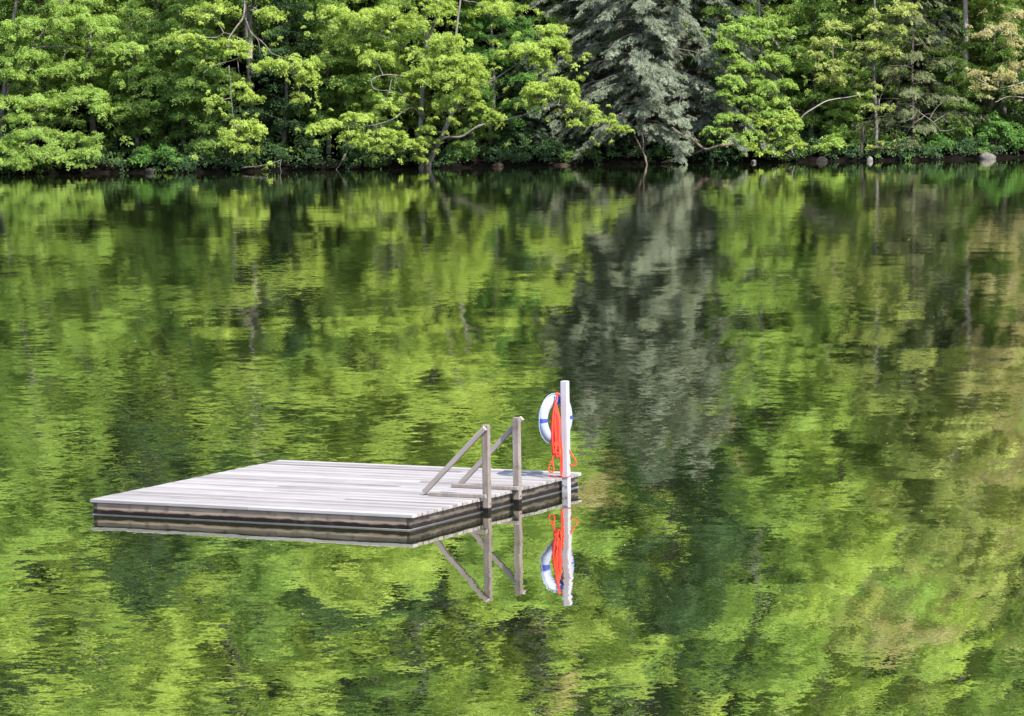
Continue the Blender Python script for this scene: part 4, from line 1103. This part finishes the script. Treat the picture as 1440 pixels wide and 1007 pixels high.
dead('fallen_branch', [
    ([W(340, 236, -.5), W(365, 233, -.9), W(385, 228, -1.2), W(396, 224, -1.2)], .035, .02),
    ([W(396, 224, -1.2), W(394, 234, -1.2), W(398, 246, -1.2)], .02, .012)],
    'thin bent fallen branch lying at the waterline below the dangling sprays', 'branch', BARK, 5)
dead('dead_branches', [
    ([W(1322, 184, .3), W(1310, 170, .1), W(1296, 160, 0), W(1282, 150, -.1), W(1262, 146, -.2)], .04, .01),
    ([W(1322, 184, .3), W(1336, 182, .1), W(1345, 178, 0)], .035, .012),
    ([W(1306, 168, .1), W(1318, 150, 0), W(1330, 140, .1)], .022, .007),
    ([W(1290, 156, 0), W(1280, 168, -.1), W(1262, 172, -.2)], .02, .006),
    ([W(1300, 163, 0), W(1288, 172, 0), W(1278, 184, 0)], .018, .006),
    ([W(1312, 172, .1), W(1330, 160, .2), W(1352, 150, .3)], .022, .006)],
    'tangle of bare brown twigs hanging right of the straight grey trunk', 'branch', BARK, 6)
dead('dead_branch', [
    ([W(485, 216, .2), W(480, 228, -.1), W(472, 240, -.4)], .03, .02),
    ([W(494, 200, .5), W(488, 212, .3), W(482, 226, -.1)], .02, .03)],
    'thin dead branch slanting into the water left of the leaning trunk', 'branch', BARK, 7)
dead('rotten_stump', [
    ([W(1212, 236, .2), W(1211, 215, .2), W(1213, 195, .3), W(1214, 178, .4)], .10, .05),
    ([W(1212, 205, .2), W(1217, 190, .1), W(1216, 176, .1)], .04, .015)],
    'dark rotten stub of a trunk on the bank left of the straight grey trunk', 'trunk', BARK_DARK, 8)

# 13 stones at the waterline
def stone_mat(name, a, b):
    m, nt, out = new_mat(name)
    g = N(nt, 'ShaderNodeNewGeometry'); no = N(nt, 'ShaderNodeTexNoise', i_Scale=4.0, i_Detail=6.0)
    nt.links.new(g.outputs['Position'], no.inputs['Vector'])
    p = N(nt, 'ShaderNodeBsdfPrincipled', i_Roughness=.9); p.inputs['Specular IOR Level'].default_value = 0.08
    nt.links.new(ramp(nt, no.outputs['Fac'], [(.35, a), (.7, b)]), p.inputs['Base Color'])
    bp = N(nt, 'ShaderNodeBump', i_Strength=.6, i_Distance=.04); nt.links.new(no.outputs['Fac'], bp.inputs['Height'])
    nt.links.new(bp.outputs[0], p.inputs['Normal']); nt.links.new(p.outputs[0], out.inputs[0])
    return m
ST_PALE = stone_mat('stone_pale', (.055, .052, .047), (.140, .130, .118))
ST_RED = stone_mat('stone_reddish', (.03, .02, .015), (.085, .058, .042))
ST_DARK = stone_mat('stone_dark', (.010, .009, .008), (.040, .037, .034))
ST_WHITE = stone_mat('stone_white', (.07, .068, .063), (.16, .155, .145))
def stone(px, py, wpx, hpx, dy, mat, label, seed, group=None):
    r = np.random.default_rng(seed)
    bm = bmesh.new(); bmesh.ops.create_icosphere(bm, subdivisions=3, radius=1)
    ax = [unit(r.normal(size=3)) for _ in range(9)]; th = r.uniform(.55, .9, 9)
    for v in bm.verts:
        p = np.array(v.co)
        for a, t in zip(ax, th):
            d = p @ a
            if d > t: p = p - a*(d - t)*.85
        v.co = p*(1 + .03*r.normal())
    w, h = wpx/25.6/2, hpx/25.6
    bmesh.ops.scale(bm, vec=(w*1.12, w*.9, h*1.15), verts=bm.verts)
    o = bm_obj('boulder', bm, mat, None, True)
    c = W(px, py, dy)
    o.location = (c[0], c[1], h*.05); o.rotation_euler = (0, 0, r.uniform(-.3, .3))
    return tag(o, label, 'boulder', group)
GR = 'stones along the waterline of the far bank'
stone(1388, 222, 24, 9, -.4, ST_PALE, 'pale grey boulder at the waterline below the right shrubs', 1, GR)
stone(1223, 224, 8, 6, -.5, ST_WHITE, 'small whitish stone at the waterline by the straight grey trunk', 2, GR)
stone(1060, 226, 8, 4, -.6, ST_PALE, 'tiny pale stone at the waterline below the small bright sapling', 3, GR)
stone(1155, 223, 16, 6, .0, ST_DARK, 'dark stone under the shrubs right of the small sapling', 5, GR)
stone(790, 231, 22, 3, -.3, ST_RED, 'flat reddish stone in the shade right of the leaning tree', 6, GR)
stone(700, 232, 16, 5, -.3, ST_RED, 'smaller reddish stone nearer the leaning trunk', 7, GR)
stone(74, 246, 18, 6, -.3, ST_DARK, 'long dark stone right below the left-edge maple', 11, GR)
stone(212, 243, 16, 6, -.3, ST_DARK, 'dark stone below the waterline shrubs at the left', 12, GR)

# ------------------------------------------------------------------ render settings
scene.view_settings.view_transform = 'Standard'; scene.view_settings.look = 'None'
scene.view_settings.exposure = 1.92; scene.view_settings.gamma = 1.0
cy = scene.cycles
cy.max_bounces = 7; cy.diffuse_bounces = 3; cy.glossy_bounces = 4; cy.transmission_bounces = 3
cy.use_denoising = True; cy.caustics_reflective = False; cy.caustics_refractive = False
